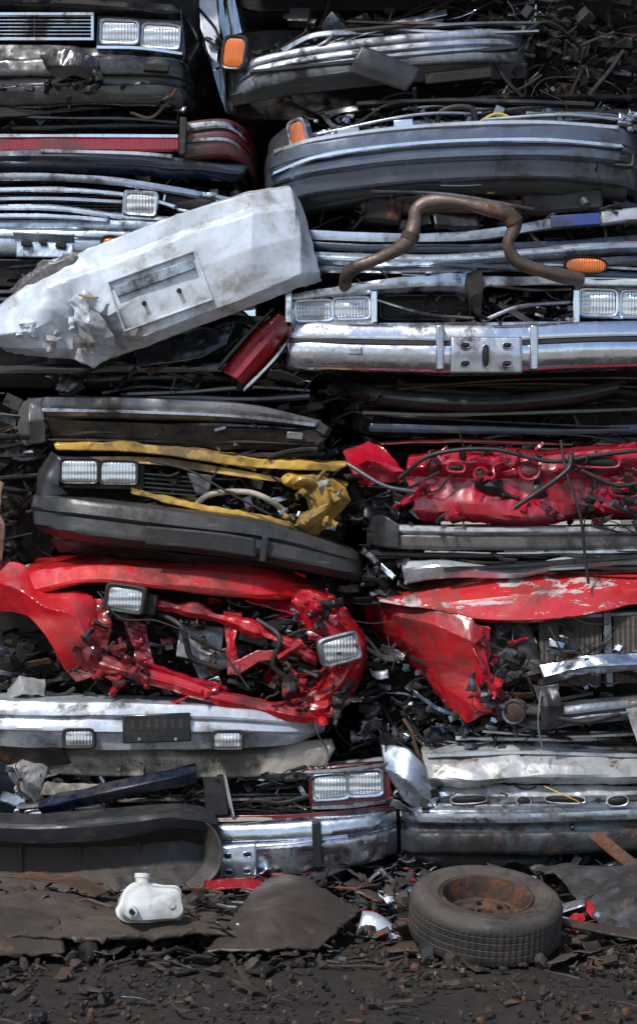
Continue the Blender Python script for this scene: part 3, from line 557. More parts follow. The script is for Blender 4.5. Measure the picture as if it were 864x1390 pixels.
clutter(c,'side_parts',290,50,420,90,.0,.2,30,pal=PALMIX,seed=23,smax=26)
clutter(c,'lower_parts',560,90,740,150,.0,.25,50,pal=PALDARK,seed=24,smax=34)
trims(c,'loose_trim',400,730,20,70,-.06,.1,9,['alu','steel','plastic','dark','dullchrome'],6)
loft(c,'painted_sky_gap',[[(266,-20,.2),(290,-20,.2)],[(270,30,.15),(296,32,.15)],[(284,70,.1),(292,78,.1)]],'white',nu=14,nv=20,cr=.014,rag=.004)  # white-painted sheet standing in for a bright gap of sky
c=top('crushed_blue_grey_sedan',620,220)
body(c,370,960,160,270,.3,'dark',seed=25)
loft(c,'black_hood_sheet',[[(405,150,.3),(600,130,.3),(880,120,.3)],[(405,156,.0),(600,138,-.06),(880,130,-.04)],[(410,165,.02),(600,146,-.04),(880,138,-.02)]],'black',cr=.01)
P_=[(356,216,.5),(358,212,.2),(372,206,-.04),(430,196,-.16),(560,182,-.2),(720,176,-.2),(830,178,-.12),(864,182,.0),(880,184,.3)]
bumper(c,'bumper',P_,74,'bluegrey',prof=[(0,.2),(0,.02),(.06,0),(.3,-.01),(.34,.006),(.42,.006),(.46,-.012),(.62,-.01),(.66,.02),(.95,.04),(1,.14)],cr=.008,nu=130,h2=80,sv=False)
strip(c,'bumper_trim',[(368,238,-.08),(430,222,-.2),(560,206,-.235),(720,201,-.235),(838,204,-.14)],6,'chrome')
strip(c,'bumper_top_edge',[(372,207,-.06),(430,197,-.17),(560,183,-.21),(720,177,-.21),(832,179,-.13)],5,'silver',cr=.003)
bumper(c,'lower_lip',[(380,262,.05),(440,250,-.06),(560,238,-.1),(720,234,-.1),(850,236,.0)],34,'charcoal',cr=.006,prof=RND)
lamp(c,'corner_lamp',404,192,22,40,-.12,roll=-14,yaw=-30,lens='amber',frame='alu',p=4)
loft(c,'fender_corner',[[(355,205,.4),(366,186,.1),(392,174,-.06)],[(358,228,.3),(372,208,.0),(400,200,-.1)],[(358,232,.3),(374,222,.0),(420,214,-.12)]],'greypaint',nu=24,nv=14,cr=.006)
tube(c,'coil_hose',[(590,190,-.1),(596,160,-.12),(636,156,-.12),(644,185,-.1)],4,'rubber')
loft(c,'slam_panel',[[(420,182,-.02),(540,172,-.06),(640,166,-.05),(760,162,-.03)],[(420,200,-.04),(540,188,-.1),(640,180,-.1),(760,176,-.08)]],'paleblue',cr=.018,cf=9,nv=10)
block(c,'washer_bottle',472,190,30,16,.08,-.1,'alu',roll=-6); block(c,'fuse_box',728,170,40,18,.08,-.1,'greypaint',roll=-4); block(c,'lock_plate',545,178,26,12,.05,-.13,'chrome',roll=-6)
tube(c,'yellow_wire',[(640,178,-.12),(670,164,-.14),(700,176,-.14)],2,'yelfluff')
tube(c,'prop_rod',[(430,190,-.12),(560,166,-.15),(650,160,-.1)],2,'alu'); tube(c,'prop_rod_2',[(650,172,-.14),(760,166,-.15),(850,170,-.1)],2.5,'alu')
clutter(c,'engine_parts',415,150,860,192,-.12,.1,260,pal=PALMIX+['alu','paleblue','silver'],seed=26,smax=26)
lamp(c,'bumper_slot',830,222,40,14,-.12,roll=4,frame='charcoal',lens='dark')
trims(c,'loose_trim',420,860,140,180,-.12,.02,9,['alu','steel','plastic','silver','black'],7)
c=top('crushed_undercarriage',640,290)
body(c,480,900,262,310,.3,'dark',seed=27)
block(c,'axle_beam',620,282,260,20,.1,.0,'rustm',roll=1,bev=.01)
block(c,'gearbox',520,288,50,36,.15,.0,'dark',roll=8,bev=.02); block(c,'diff_housing',760,276,110,30,.12,.0,'plastic',roll=-4,bev=.015)
loft(c,'yellow_wire_bundle',[[(638,240,-.08),(662,232,-.1),(690,244,-.06)],[(640,262,-.06),(664,268,-.1),(690,262,-.06)]],'yelfluff',nu=16,nv=12,cr=.02,cf=20,rag=.01)
tube(c,'track_rod',[(500,264,-.1),(600,270,-.12),(720,290,-.1)],3,'steel'); tube(c,'brake_line',[(540,255,-.1),(640,258,-.12),(700,246,-.1)],1.5,'alu')
clutter(c,'suspension_parts',480,240,860,312,-.08,.2,180,pal=PALDARK+['steel'],seed=28,smax=34)
c=top('crushed_striped_car',640,335)
body(c,415,960,318,372,.22,'greypaint',seed=29)
strip(c,'chrome_strip_a',[(415,312,.0),(520,318,-.05),(640,316,-.06),(760,298,-.06),(960,284,0)],13,'paleblue',cr=.008)
strip(c,'dark_strip',[(415,328,.0),(520,334,-.05),(700,332,-.05),(960,312,0)],10,'navy',cr=.006)
bumper(c,'bumper',[(415,340,.0),(520,346,-.06),(640,344,-.07),(800,330,-.06),(960,322,0)],20,'paleblue',prof=RND,cr=.009)
strip(c,'side_moulding',[(418,362,-.02),(600,364,-.06),(800,352,-.04),(960,346,0)],8,'greypaint',cr=.006)
block(c,'blue_plate',776,304,66,16,.02,-.1,'blue',roll=-4)
strip(c,'white_panel_edge',[(812,292,-.08),(864,286,-.08),(960,282,-.02)],16,'silver',cr=.006)
clutter(c,'seam_parts',420,318,860,380,-.02,.15,80,pal=PALMIX,seed=30,smax=28)
lamp(c,'turn_lamp',790,364,54,20,-.1,roll=2,lens='amber',frame='dark',p=2.5,fw=2)
trims(c,'loose_trim',420,960,340,384,-.08,.02,12,['alu','steel','plastic','silver','navy','bluegrey'],8)
c=top('exhaust_pipe',620,330,-.25)
tube(c,'pipe',[(466,398,-.1),(474,376,-.2),(520,358,-.26),(548,342,-.3),(557,318,-.3),(560,300,-.3),(578,290,-.3),(612,291,-.32),(650,300,-.33),(678,308,-.34),(687,322,-.34),(678,346,-.34),(690,368,-.32),(730,380,-.27),(780,386,-.15)],9,'pipe',n=120,seg=16,lump=.5)
tube(c,'clamp',[(550,340,-.3),(553,331,-.3)],12,'rustm',n=4,seg=16); tube(c,'clamp_2',[(682,312,-.34),(687,320,-.34)],12,'rustm',n=4,seg=16)
c=top('crushed_chrome_bumper_car',650,440)
body(c,385,960,385,512,.28,'dark',seed=31)
loft(c,'hood_left',[[(400,398,.15),(500,380,.1),(600,368,.1),(642,364,.12)],[(392,404,-.1),(500,388,-.14),(600,376,-.14),(645,372,-.1)],[(392,411,-.1),(500,398,-.14),(600,392,-.14),(646,394,-.1)],[(396,413,-.06),(500,404,-.1),(600,400,-.1),(640,404,-.06)]],'dullchrome',cr=.012,cf=6)
loft(c,'hood_right',[[(646,374,.1),(740,376,.08),(960,384,.1)],[(648,380,-.12),(740,382,-.14),(960,388,-.12)],[(650,394,-.12),(740,392,-.14),(960,396,-.12)]],'silver',cr=.012,cf=6)
loft(c,'torn_hood_tip',[[(626,376,-.1),(650,372,-.15)],[(632,410,-.15),(650,400,-.18)],[(640,430,-.12),(648,432,-.15)],[(655,440,-.12),(660,438,-.14)]],'dark',nu=10,nv=26,cr=.01,cf=12)
block(c,'lamp_panel_left',452,424,116,44,.03,-.06,'dullchrome',roll=-2); block(c,'lamp_panel_right',850,414,150,44,.03,-.06,'dullchrome',roll=2)
lamp(c,'headlamp_a',426,425,46,25,-.1,roll=-2); lamp(c,'headlamp_b',476,422,46,26,-.1,roll=-2)
lamp(c,'headlamp_c',806,414,48,32,-.1,roll=2); lamp(c,'headlamp_d',862,416,48,32,-.1,roll=2)
for x in(392,506,776): block(c,'lamp_divider_%d'%x,x,420,9,44,.06,-.1,'chrome')
strip(c,'grille_bottom_bar',[(512,440,-.06),(640,440,-.08),(776,438,-.06)],5,'dullchrome')
lamp(c,'grille_gap_frame',576,418,118,30,-.02,frame='plastic',lens='dark')
tube(c,'latch_cable',[(510,410,-.08),(580,430,-.1),(640,436,-.12)],2,'alu'); tube(c,'bent_rod',[(650,440,-.12),(700,420,-.1),(770,412,-.06)],3,'alu'); tube(c,'rod_c',[(660,392,-.12),(720,398,-.12),(770,396,-.1)],2,'steel')
prof=[(0,.15),(0,.01),(.05,0),(.18,-.010),(.32,-.012),(.36,.01),(.41,.01),(.45,-.015),(.66,-.02),(.88,-.002),(.96,.015),(1,.04),(1,.14)]
bumper(c,'bumper',[(374,440,.35),(380,441,.02),(400,442,-.12),(520,446,-.17),(660,448,-.19),(800,442,-.17),(960,438,-.1)],62,'chrome',prof=prof,cr=.006,cf=3,nu=140,nv=52)
strip(c,'rub_strip',[(382,463,-.02),(402,464,-.145),(520,468,-.19),(660,470,-.21),(800,464,-.19),(960,460,-.12)],5,'charcoal',cr=.002)
for i,x in enumerate((592,716)): block(c,'overrider_%d'%i,x,478,11,60,.07,-.2,'dullchrome',bev=.008)
loft(c,'plate_bracket',[[(606,464,-.22),(700,464,-.22)],[(606,486,-.235),(700,486,-.235)],[(606,512,-.225),(700,512,-.225)]],'alu',nu=24,nv=16,cr=.004,cf=12,thick=.008)
for i,(x,y,w,h) in enumerate(((625,476,10,5),(680,476,10,5),(625,500,10,6),(680,500,10,6),(652,490,8,28))): lamp(c,'bracket_hole_%d'%i,x,y,w,h,-.24,frame='alu',lens='dark',fw=1.5,p=3,deep=.01)
loft(c,'indicator_recess',[[(416,474,-.155),(490,477,-.19)],[(416,484,-.155),(490,487,-.19)]],'dullchrome',nu=24,nv=6,cr=.002)
clutter(c,'grille_parts',510,395,780,445,-.06,.15,130,pal=PALMIX,seed=32,smax=26)
clutter(c,'below_parts',380,510,560,560,-.02,.2,50,pal=PALDARK,seed=33,smax=34)
c=top('dark_gap_layer',680,555)  # dark gap: its shade put into a black body with slim dark parts
body(c,480,960,530,590,.22,'black',seed=34)
bumper(c,'black_bumper',[(470,514,.1),(520,528,-.04),(640,538,-.08),(760,530,-.06),(840,514,0)],22,'plastic',prof=RND,cr=.01)
strip(c,'roof_rail',[(490,556,.02),(600,560,-.03),(760,556,-.03),(960,548,0)],7,'black',cr=.006)
strip(c,'trim',[(500,575,.02),(600,578,-.02),(760,580,-.02),(960,574,0)],10,'navy',cr=.008)
clutter(c,'seam_parts',440,520,860,600,.05,.25,60,pal=['dark','plastic','dark','charcoal'],seed=35,smax=36)
trims(c,'loose_trim',470,960,520,600,-.03,.1,10,['plastic','dark','black','rustm'],9)
# -- crimson car
c=top('crushed_crimson_car',680,655)
body(c,470,960,612,705,.28,'dark',seed=36)
loft(c,'bulkhead',[[(560,612,.05),(640,602,.02),(740,612,.02),(850,600,.04),(960,604,.05)],[(552,618,-.06),(640,610,-.10),(740,620,-.11),(850,608,-.09),(960,612,-.08)],[(550,636,-.11),(640,628,-.15),(740,640,-.14),(850,626,-.12),(960,630,-.1)],[(548,646,-.06),(640,650,-.09),(740,652,-.13),(850,650,-.07),(960,652,-.06)],[(560,676,-.08),(640,684,-.13),(740,680,-.11),(800,688,-.12),(960,692,-.1)],[(560,692,-.09),(640,698,-.12),(740,702,-.13),(800,694,-.08),(960,702,-.08)],[(570,706,-.02),(640,708,-.05),(740,712,-.05),(800,702,0),(960,712,0)]],'redcrush',nu=150,nv=60,cr=.028,cf=5,rag=.008,su=False)
loft(c,'buckled_wing',[[(464,612,.05),(500,598,.0),(520,608,-.03)],[(474,634,-.03),(498,626,-.12),(540,634,-.06)],[(480,644,-.05),(512,642,-.06),(548,640,-.1)],[(490,658,0),(520,656,-.06),(560,652,-.05)]],'redcrush',nu=40,nv=30,cr=.022,cf=7,rag=.010,su=False)
flaps(c,'torn_flaps',560,612,860,700,-.15,-.1,16,['redcrush','redcrush','maroon','plastic'],7,16,40)
loft(c,'top_sheet',[[(510,598,.1),(640,592,.05),(760,596,.08)],[(516,604,-.02),(640,600,-.04),(760,604,-.02)]],'maroon',cr=.01,nv=8)
lamp(c,'round_vent',648,645,14,14,-.15,frame='redcrush',lens='dark',p=2); lamp(c,'round_hole',712,640,24,20,-.16,frame='redcrush',lens='maroon',p=2)
lamp(c,'slot_a',800,628,60,12,-.16,roll=3,frame='redcrush',lens='dark',p=3); lamp(c,'slot_b',840,666,34,14,-.13,roll=3,frame='redcrush',lens='dark',p=3); lamp(c,'slot_c',615,636,20,8,-.15,roll=3,frame='redcrush',lens='dark',p=3)
tube(c,'seal_a',[(540,650,-.12),(580,620,-.17),(660,612,-.19),(740,628,-.19),(800,620,-.17),(864,612,-.15)],3,'rubber'); tube(c,'seal_b',[(780,640,-.18),(830,660,-.18),(880,650,-.16)],3,'rubber')
tube(c,'hanging_cable',[(752,600,-.2),(758,640,-.22),(776,700,-.24),(784,760,-.22),(788,790,-.22)],2,'rubber'); tube(c,'strut_a',[(690,690,-.2),(760,640,-.22),(766,620,-.2)],3.5,'plastic')
tube(c,'hinge_rod',[(470,630,-.1),(520,660,-.14),(560,668,-.14)],3,'steel')
clutter(c,'inner_parts',540,650,640,705,-.12,.1,36,pal=PALDARK+['redcrush'],seed=37,smax=26)
clutter(c,'inner_parts_b',770,640,880,715,-.16,.0,70,pal=PALDARK+['redcrush','plastic'],seed=38,smax=24)
clutter(c,'inner_parts_c',470,640,560,720,-.05,.2,40,pal=PALDARK,seed=39,smax=30)
clutter(c,'depth_bits',580,605,860,650,-.17,-.1,36,pal=['redcrush','redcrush','dark','plastic'],seed=82,smax=18)  # red and near-black shards added for darkness and depth in the bulkhead
c=top('crushed_silver_strip_car',700,750)
body(c,500,960,720,790,.22,'dark',seed=40)
bumper(c,'sill',[(505,710,.1),(540,712,-.05),(640,714,-.08),(960,712,-.02)],32,'taupe',prof=[(0,.1),(0,.01),(.06,0),(.4,0),(.45,-.01),(.9,0),(1,.01),(1,.06)],cr=.007,sv=False)
strip(c,'sill_bright_edge',[(540,714,-.08),(640,716,-.11),(960,714,-.05)],7,'silver',cr=.004)
loft(c,'sill_end',[[(500,704,.1),(520,700,-.05),(540,712,-.08)],[(498,740,.1),(520,742,-.05),(540,744,-.08)]],'charcoal',nu=16,nv=10,cr=.014)
strip(c,'black_seal',[(500,748,.02),(640,750,-.04),(960,744,0)],7,'plastic')
loft(c,'highlight_curved_edge',[[(545,762,.0),(600,760,-.04),(700,770,-.05),(760,756,-.04),(960,750,0)],[(545,772,-.03),(600,768,-.08),(700,778,-.09),(760,766,-.07),(960,760,-.02)],[(550,792,.0),(600,784,-.05),(700,784,-.06),(760,774,-.04),(960,768,0)]],'silver',cr=.010,nv=12)  # curved strip in pale silver, white highlights put into its colour
strip(c,'dark_seam',[(600,770,-.1),(700,764,-.11),(864,752,-.08)],5,'black')
clutter(c,'seam_parts',490,735,860,790,-.02,.15,60,pal=PALMIX,seed=41,smax=24)
clutter(c,'gap_parts',470,740,560,820,-.02,.2,50,pal=PALMIX,seed=42,smax=30)
trims(c,'loose_trim',500,960,742,785,-.08,.05,12,['silver','plastic','black','dullchrome','dark'],10)
# -- red car right
c=top('crushed_red_car',700,880)
body(c,500,960,810,1000,.36,'dark',seed=43)
loft(c,'hood',[[(505,806,.3),(600,780,.4),(760,762,.5),(960,766,.5)],[(515,816,.0),(620,794,-.02),(760,776,.0),(960,780,.0)],[(560,822,-.08),(650,812,-.14),(760,800,-.18),(960,796,-.15)],[(590,826,-.1),(660,838,-.17),(760,835,-.2),(840,820,-.18),(960,814,-.15)],[(600,832,-.06),(660,842,-.12),(760,838,-.14),(840,825,-.12),(960,820,-.1)]],'redworn',nu=130,nv=44,cr=.018,cf=3.8,ang=18)
loft(c,'fender',[[(494,812,.3),(540,816,.05),(590,824,-.08),(636,836,-.15),(650,860,-.16)],[(494,830,.3),(540,836,-.02),(590,846,-.15),(634,866,-.2),(656,896,-.2)],[(500,852,.3),(545,868,.02),(590,896,-.1),(636,918,-.17),(660,940,-.18)],[(525,880,.25),(565,900,.02),(600,930,-.1),(640,955,-.18),(664,962,-.16)],[(560,905,.2),(580,925,.05),(606,955,-.06),(630,978,-.12),(662,962,-.12)]],'red',nu=80,nv=60,cr=.02,cf=4,su=False,rag=.006)
loft(c,'torn_edge',[[(636,840,-.16),(660,850,-.16)],[(638,870,-.2),(662,880,-.14)],[(644,900,-.22),(658,905,-.18)],[(652,930,-.19),(684,945,-.12)],[(640,965,-.16),(668,965,-.14)]],'redcrush',nu=16,nv=44,cr=.024,cf=9,rag=.012,su=False)
flaps(c,'torn_flaps',630,840,690,965,-.2,-.12,12,['red','redcrush','plastic','steel'],8,16,38)
block(c,'radiator_core_a',768,880,84,96,.05,-.10,'radiator',roll=1); block(c,'radiator_core_b',880,878,110,90,.05,-.11,'radiator',roll=-1)
block(c,'radiator_divider',818,878,10,100,.06,-.12,'steel',roll=-2)
strip(c,'radiator_top',[(720,830,-.12),(800,830,-.13),(960,820,-.11)],7,'steel')
loft(c,'bent_chrome_bar',[[(726,900,-.14),(790,885,-.19),(960,880,-.17)],[(730,914,-.18),(790,898,-.23),(960,896,-.21)],[(736,926,-.15),(790,908,-.19),(960,905,-.17)]],'dullchrome',cr=.022,cf=7,nv=14,rag=.005)
loft(c,'broken_lamp_bucket',[[(664,850,-.05),(690,838,-.12),(715,842,-.08)],[(655,880,-.10),(690,868,-.06),(722,870,-.16)],[(662,900,-.15),(700,894,-.1),(728,892,-.12)],[(668,930,-.1),(700,918,-.15),(740,910,-.12)]],'charcoal',nu=24,nv=30,cr=.02,cf=8,rag=.01,su=False)
bumper(c,'bent_bumper_beam',[(664,940,-.1),(720,955,-.18),(800,948,-.2),(960,932,-.15)],26,'steel',cr=.016,prof=STD)
loft(c,'hanging_bracket',[[(716,925,-.2),(748,922,-.22)],[(722,950,-.26),(752,950,-.24)],[(730,985,-.24),(758,975,-.22)]],'plastic',nu=14,nv=20,cr=.02,cf=10,rag=.006)
tube(c,'hanging_wire',[(724,930,-.25),(720,975,-.26),(726,1005,-.25)],1.2,'alu'); tube(c,'bumper_tube',[(640,990,-.05),(700,960,-.2),(780,972,-.22),(830,962,-.2)],4,'rubber')
lamp(c,'horn',690,960,26,26,-.2,yaw=-20,frame='steel',lens='rustm',p=2)
clutter(c,'crash_parts',650,840,740,985,-.14,.1,190,pal=PALMIX+['rustm'],seed=44,smax=30)
clutter(c,'radiator_bits',740,840,870,930,-.18,-.12,36,pal=PALMIX,seed=83,smax=20)
clutter(c,'lower_parts',600,940,864,1015,-.1,.15,170,pal=PALDARK+['steel','alu'],seed=45,smax=30)
clutter(c,'arch_parts',490,880,620,1015,.0,.25,140,pal=PALMIX+['navy'],seed=46,smax=34)
loft(c,'blue_strip',[[(560,935,.0),(600,960,-.05),(640,965,-.05)],[(560,942,.0),(600,967,-.06),(640,970,-.06)]],'navy',nv=5,cr=.01)
loft(c,'pale_bent_plate',[[(836,950,-.2),(864,940,-.2)],[(852,1000,-.22),(880,990,-.2)],[(868,1060,-.2),(890,1050,-.2)]],'dirtysilver',nu=14,nv=24,cr=.014)
# -- pale dirty hood car
c=top('crushed_dirty_white_car',700,1060)
body(c,530,960,1030,1110,.24,'dark',seed=47)
loft(c,'hood',[[(575,1008,.15),(700,1002,.1),(850,1008,.15),(960,1010,.15)],[(570,1016,-.04),(640,1018,-.08),(700,1010,-.1),(855,1016,-.06),(960,1018,-.06)],[(574,1034,-.12),(640,1030,-.14),(700,1028,-.16),(780,1034,-.17),(858,1034,-.12),(960,1034,-.12)],[(578,1050,-.14),(660,1048,-.2),(760,1044,-.18),(860,1048,-.15),(960,1048,-.16)],[(582,1062,-.10),(700,1056,-.14),(860,1058,-.1),(960,1058,-.12)]],'dirtysilver',cr=.018,cf=4,nu=110,nv=36,rag=.004)
strip(c,'hood_lip',[(578,1020,-.1),(700,1014,-.14),(860,1020,-.1)],4,'silver',cr=.006)
loft(c,'pale_fender',[[(516,1010,.0),(545,1012,-.04),(560,1020,-.06),(600,1070,-.1)],[(522,1040,-.06),(545,1050,-.12),(562,1065,-.14),(585,1090,-.12)],[(545,1084,-.05),(555,1090,-.08),(565,1096,-.1),(575,1098,-.1)]],'paleblue',nu=36,nv=22,cr=.016,cf=6,rag=.005)
loft(c,'front_panel',[[(590,1062,-.08),(700,1060,-.12),(864,1064,-.08),(960,1064,-.08)],[(592,1072,-.12),(700,1074,-.15),(864,1072,-.12),(960,1070,-.1)],[(595,1092,-.06),(700,1090,-.1),(864,1090,-.06),(960,1090,-.06)]],'dirtysilver',cr=.022,cf=6,nv=18,nu=110)
for i,(x,y,w_,h_,pp) in enumerate(((632,1078,46,9,3),(705,1080,18,10,2.2),(760,1078,52,8,3),(830,1080,26,12,2.4))): lamp(c,'panel_hole_%d'%i,x,y,w_,h_,-.15,roll=(-3,4,2,-5)[i],frame='dirtysilver',lens='dark',p=pp,fw=2,deep=.03)
strip(c,'panel_rail',[(585,1086,-.12),(700,1084,-.17),(864,1084,-.12),(960,1084,-.12)],7,'dullchrome',cr=.01)
tube(c,'straw_rod',[(730,1058,-.2),(760,1070,-.24),(780,1080,-.22)],1,'yellow')
clutter(c,'seam_parts',530,1056,864,1100,-.14,.1,150,pal=PALMIX+['tan','dirtysilver'],seed=48,smax=22)
clutter(c,'top_parts',490,985,864,1015,-.02,.15,100,pal=PALMIX,seed=49,smax=28)
trims(c,'loose_trim',560,960,985,1012,-.1,.05,9,['dirtysilver','steel','rustm','plastic'],11)
c=top('crushed_dark_bumper_car',700,1140)
body(c,545,960,1110,1190,.24,'dark',seed=50)
bumper(c,'bumper',[(536,1098,.2),(545,1094,-.02),(570,1092,-.12),(700,1090,-.17),(864,1088,-.12),(960,1088,-.1)],60,'steel',prof=[(0,.15),(0,.01),(.06,0),(.3,-.01),(.34,.012),(.5,.012),(.55,-.02),(.9,-.01),(1,.01),(1,.1)],cr=.012,nu=120,nv=44)
strip(c,'bumper_bright_edge',[(548,1098,-.04),(572,1096,-.14),(700,1094,-.19),(864,1091,-.14),(960,1090,-.12)],13,'dullchrome',cr=.006)
bumper(c,'valance',[(540,1150,.05),(600,1150,-.06),(700,1152,-.1),(760,1150,-.05)],30,'plastic',cr=.01,prof=RND)
clutter(c,'foot_parts',520,1155,870,1198,-.1,.15,110,pal=PALMIX,seed=51,smax=30)
# -- fill
c=top('scrap_heap',800,80,.3)
body(c,720,1000,-60,150,.5,'dark',seed=52)
clutter(c,'tangled_scrap',735,-20,900,160,.0,.45,280,pal=PALDARK,seed=53,smax=40)
clutter(c,'tangled_scrap_top',560,-40,760,40,.1,.4,120,pal=PALDARK,seed=54,smax=40)
c=top('loose_scrap_between_stacks',480,700,.3)
for i,(y0,y1) in enumerate(((150,300),(300,520),(520,760),(760,1010),(1000,1190))):
    clutter(c,'wedged_scrap_%d'%i,430,y0,540,y1,.2,.55,80,pal=PALDARK,seed=60+i,smax=42)
b=MB(); b.box(W(480,600,1.6),(1.0,.1,4.6),Matrix.Identity(3),'dark'); b.obj('dark_gap_backing',c,30)  # flat dark slab behind the gap between the two columns
c=top('gap_closing_dark_body',-60,660,.3)  # dark body added at the left edge to shut out the sky
body(c,-230,70,535,770,.35,'dark',seed=55); clutter(c,'side_parts',-60,530,60,770,.1,.4,120,pal=PALDARK,seed=56,smax=40)
trims(c,'loose_trim',-100,60,540,760,.0,.2,10,['plastic','dark','steel','dark'],12)
c=top('faded_door_edge',0,700)
loft(c,'door_skin',[[(-80,640,-.05),(-20,640,-.1),(8,655,-.05)],[(-80,690,-.1),(-20,694,-.14),(4,700,-.08)],[(-80,710,-.1),(-20,710,-.14),(12,712,-.08)],[(-80,765,-.05),(-20,765,-.1),(6,760,-.05)]],'peach',nu=30,nv=24,cr=.016,rag=.006)
def generic(x0,x1,y0,y1,mname,seed,full=True):
    r=random.Random(seed); c=top('crushed_car',(x0+x1)/2,(y0+y1)/2)
    body(c,x0+15,x1-15,y0,y1,.25,mname,seed=seed,nl=16)
    h=y1-y0
    loft(c,'hood',[[(x0+20,y0-4,.5),((x0+x1)/2,y0-8,.5),(x1-20,y0-4,.5)],[(x0+10,y0+h*.1,-.02),((x0+x1)/2,y0+h*.05,-.1),(x1-10,y0+h*.1,-.02)],[(x0+10,y0+h*.25,.0),((x0+x1)/2,y0+h*.2,-.08),(x1-10,y0+h*.25,0)]],mname,cr=.014,nu=50,nv=10)
    bumper(c,'bumper',[(x0,y0+h*.6,.3),(x0+15,y0+h*.58,.0),((x0+x1)/2,y0+h*.55,-.14),(x1-15,y0+h*.58,.0),(x1,y0+h*.6,.3)],h*.35,r.choice(('chrome','charcoal','silver','plastic')),cr=.01,nu=60)
    if h>90:
        for s_ in(-1,1): lamp(c,'headlamp_%d'%s_,(x0+x1)/2+s_*(x1-x0)*.36,y0+h*.4,50,30,-.04)
    clutter(c,'front_parts',x0+40,y0+h*.2,x1-40,y0+h*.6,-.02,.2,40,pal=PALMIX,seed=seed,smax=34)
cols=['greypaint','maroon','silver','navy','tan','black','red','bluegrey','taupe']
r=random.Random(5); k=0
for (x0,x1) in((-700,-205),(1010,1510)):
    y=1190
    while y>-250:
        h=r.uniform(70,150); generic(x0+r.uniform(-20,20),x1+r.uniform(-15,15),y-h,y,cols[k%9],300+k); y-=h+6; k+=1
for (x0,x1,ys) in((-190,290,-70),(300,720,-5),(740,1000,-60)):
    y=ys
    for q in range(2): generic(x0,x1 if x1-x0>300 else x0+300,y-110,y,cols[(k*4)%9],400+k); y-=116; k+=1
# ================================================================ GROUND
M['ground']=mat('oily_dirt',(.020,.015,.011),0,.75,dirt=.6,dust=.06,bump=1.3,scr=0,dirtcol=(.009,.007,.006))
M['bounce_yard']=mat('pale_bounce_gravel',(.28,.26,.23),0,.85,dirt=.2,dust=.1,bump=.6,scr=0,dirtcol=(.14,.12,.1))  # pale ground out of view, added to bounce light and brighten the chrome
M['soil']=mat('brown_soil',(.034,.024,.017),0,.85,dirt=.5,dust=.08,bump=1.0,scr=0,dirtcol=(.012,.009,.007))
def ground():
    n=190; b=MB(); G=[]
    def ax(t,near): return math.copysign(abs(t)**3,t)*150+t*near
    for i in range(n+1):
        v=i/n*2-1; row=[]
        for j in range(n+1):
            u=j/n*2-1; x=ax(u,4.0); y=ax(v,4.0)-1.0
            p=Vector((x,y,0)); f=max(0,1-abs(x)/8)*max(0,1-abs(y+.8)/6)
            row.append(Vector((x,y,(noise.noise(p*3)*.03+noise.noise(p*9)*.022+noise.noise(p*21)*.012)*f-.018)))
        G.append(row)
    b.grid(G,'ground'); ky=b.mi('bounce_yard')
    for i,f in enumerate(b.f):
        q=b.v[f[0]]
        if q.y<-3.2+noise.noise(q*1.5)*.5 or abs(q.x)>9: b.m[i]=ky
    return b.obj('ground',None,180)
ground()
# wheel
c=bpy.data.objects.new('car_wheel',None); c.location=(.640,-1.2,.135); scene.collection.objects.link(c)
T=Matrix.Translation(c.location)@Euler((math.radians(12),math.radians(3),0)).to_matrix().to_4x4()@Matrix.Scale(.95,4)
def lathe(prof,mname,name,n=96,treads=False):
    b=MB(); G=[]
    for r_,z in prof:
        row=[]
        for j in range(n):
            a=2*math.pi*j/n; rr=r_
            if treads and r_>.305: rr=r_-(.004 if (j%3==0) else 0)
            row.append(T@Vector((rr*math.cos(a),rr*math.sin(a),z)))
        G.append(row)
    b.grid(G,mname,closeu=True); return b.obj(name,c,28)
M['tyre']=mat('tyre_rubber',(.027,.025,.024),0,.5,dirt=.6,dirtcol=(.055,.042,.034),dust=.35,bump=.5,scr=.2)
tp=[(.188,.075),(.196,.088),(.215,.094),(.235,.098),(.238,.1),(.262,.1),(.265,.097),(.283,.092),(.296,.082),(.305,.068),(.309,.055)]
for z in (.048,.022,-.008,-.034): tp+=[(.309,z),(.304,z-.002),(.304,z-.005),(.309,z-.007)]
tp+=[(.309,-.06),(.303,-.078),(.29,-.088),(.26,-.1),(.22,-.095),(.196,-.088),(.188,-.075)]
lathe(tp,'tyre','tyre',n=216,treads=True)
lathe([(.190,.078),(.184,.090),(.178,.088),(.172,.07),(.165,.03),(.160,.0),(.140,-.012),(.120,.002),(.095,.018),(.07,.02),(.045,.014),(.034,.012),(.033,-.01),(.002,-.01)],'rustm','steel_rim')
b=MB()
for j in range(4):
    a=j*math.pi/2+.4; p=T@Vector((.062*math.cos(a),.062*math.sin(a),.02)); q=T@Vector((.062*math.cos(a),.062*math.sin(a),.032)); b.tube([p,q],.010,'dark',8)
for j in range(8):
    a=j*math.pi/4; p=T@Vector((.13*math.cos(a),.13*math.sin(a),-.01)); q=T@Vector((.13*math.cos(a),.13*math.sin(a),.0)); b.tube([p,q],.014,'dark',10)
b.obj('lug_nuts',c,30)
def gsheet(par,name,rows,mname,**k): return loft(par,name,rows,mname,raw=True,**k)
def topw(name,x,y,z):
    e=bpy.data.objects.new(name,None); e.location=(x,y,z); scene.collection.objects.link(e); return e
c=topw('mud_caked_floor_panel',-1.0,-.9,.05)
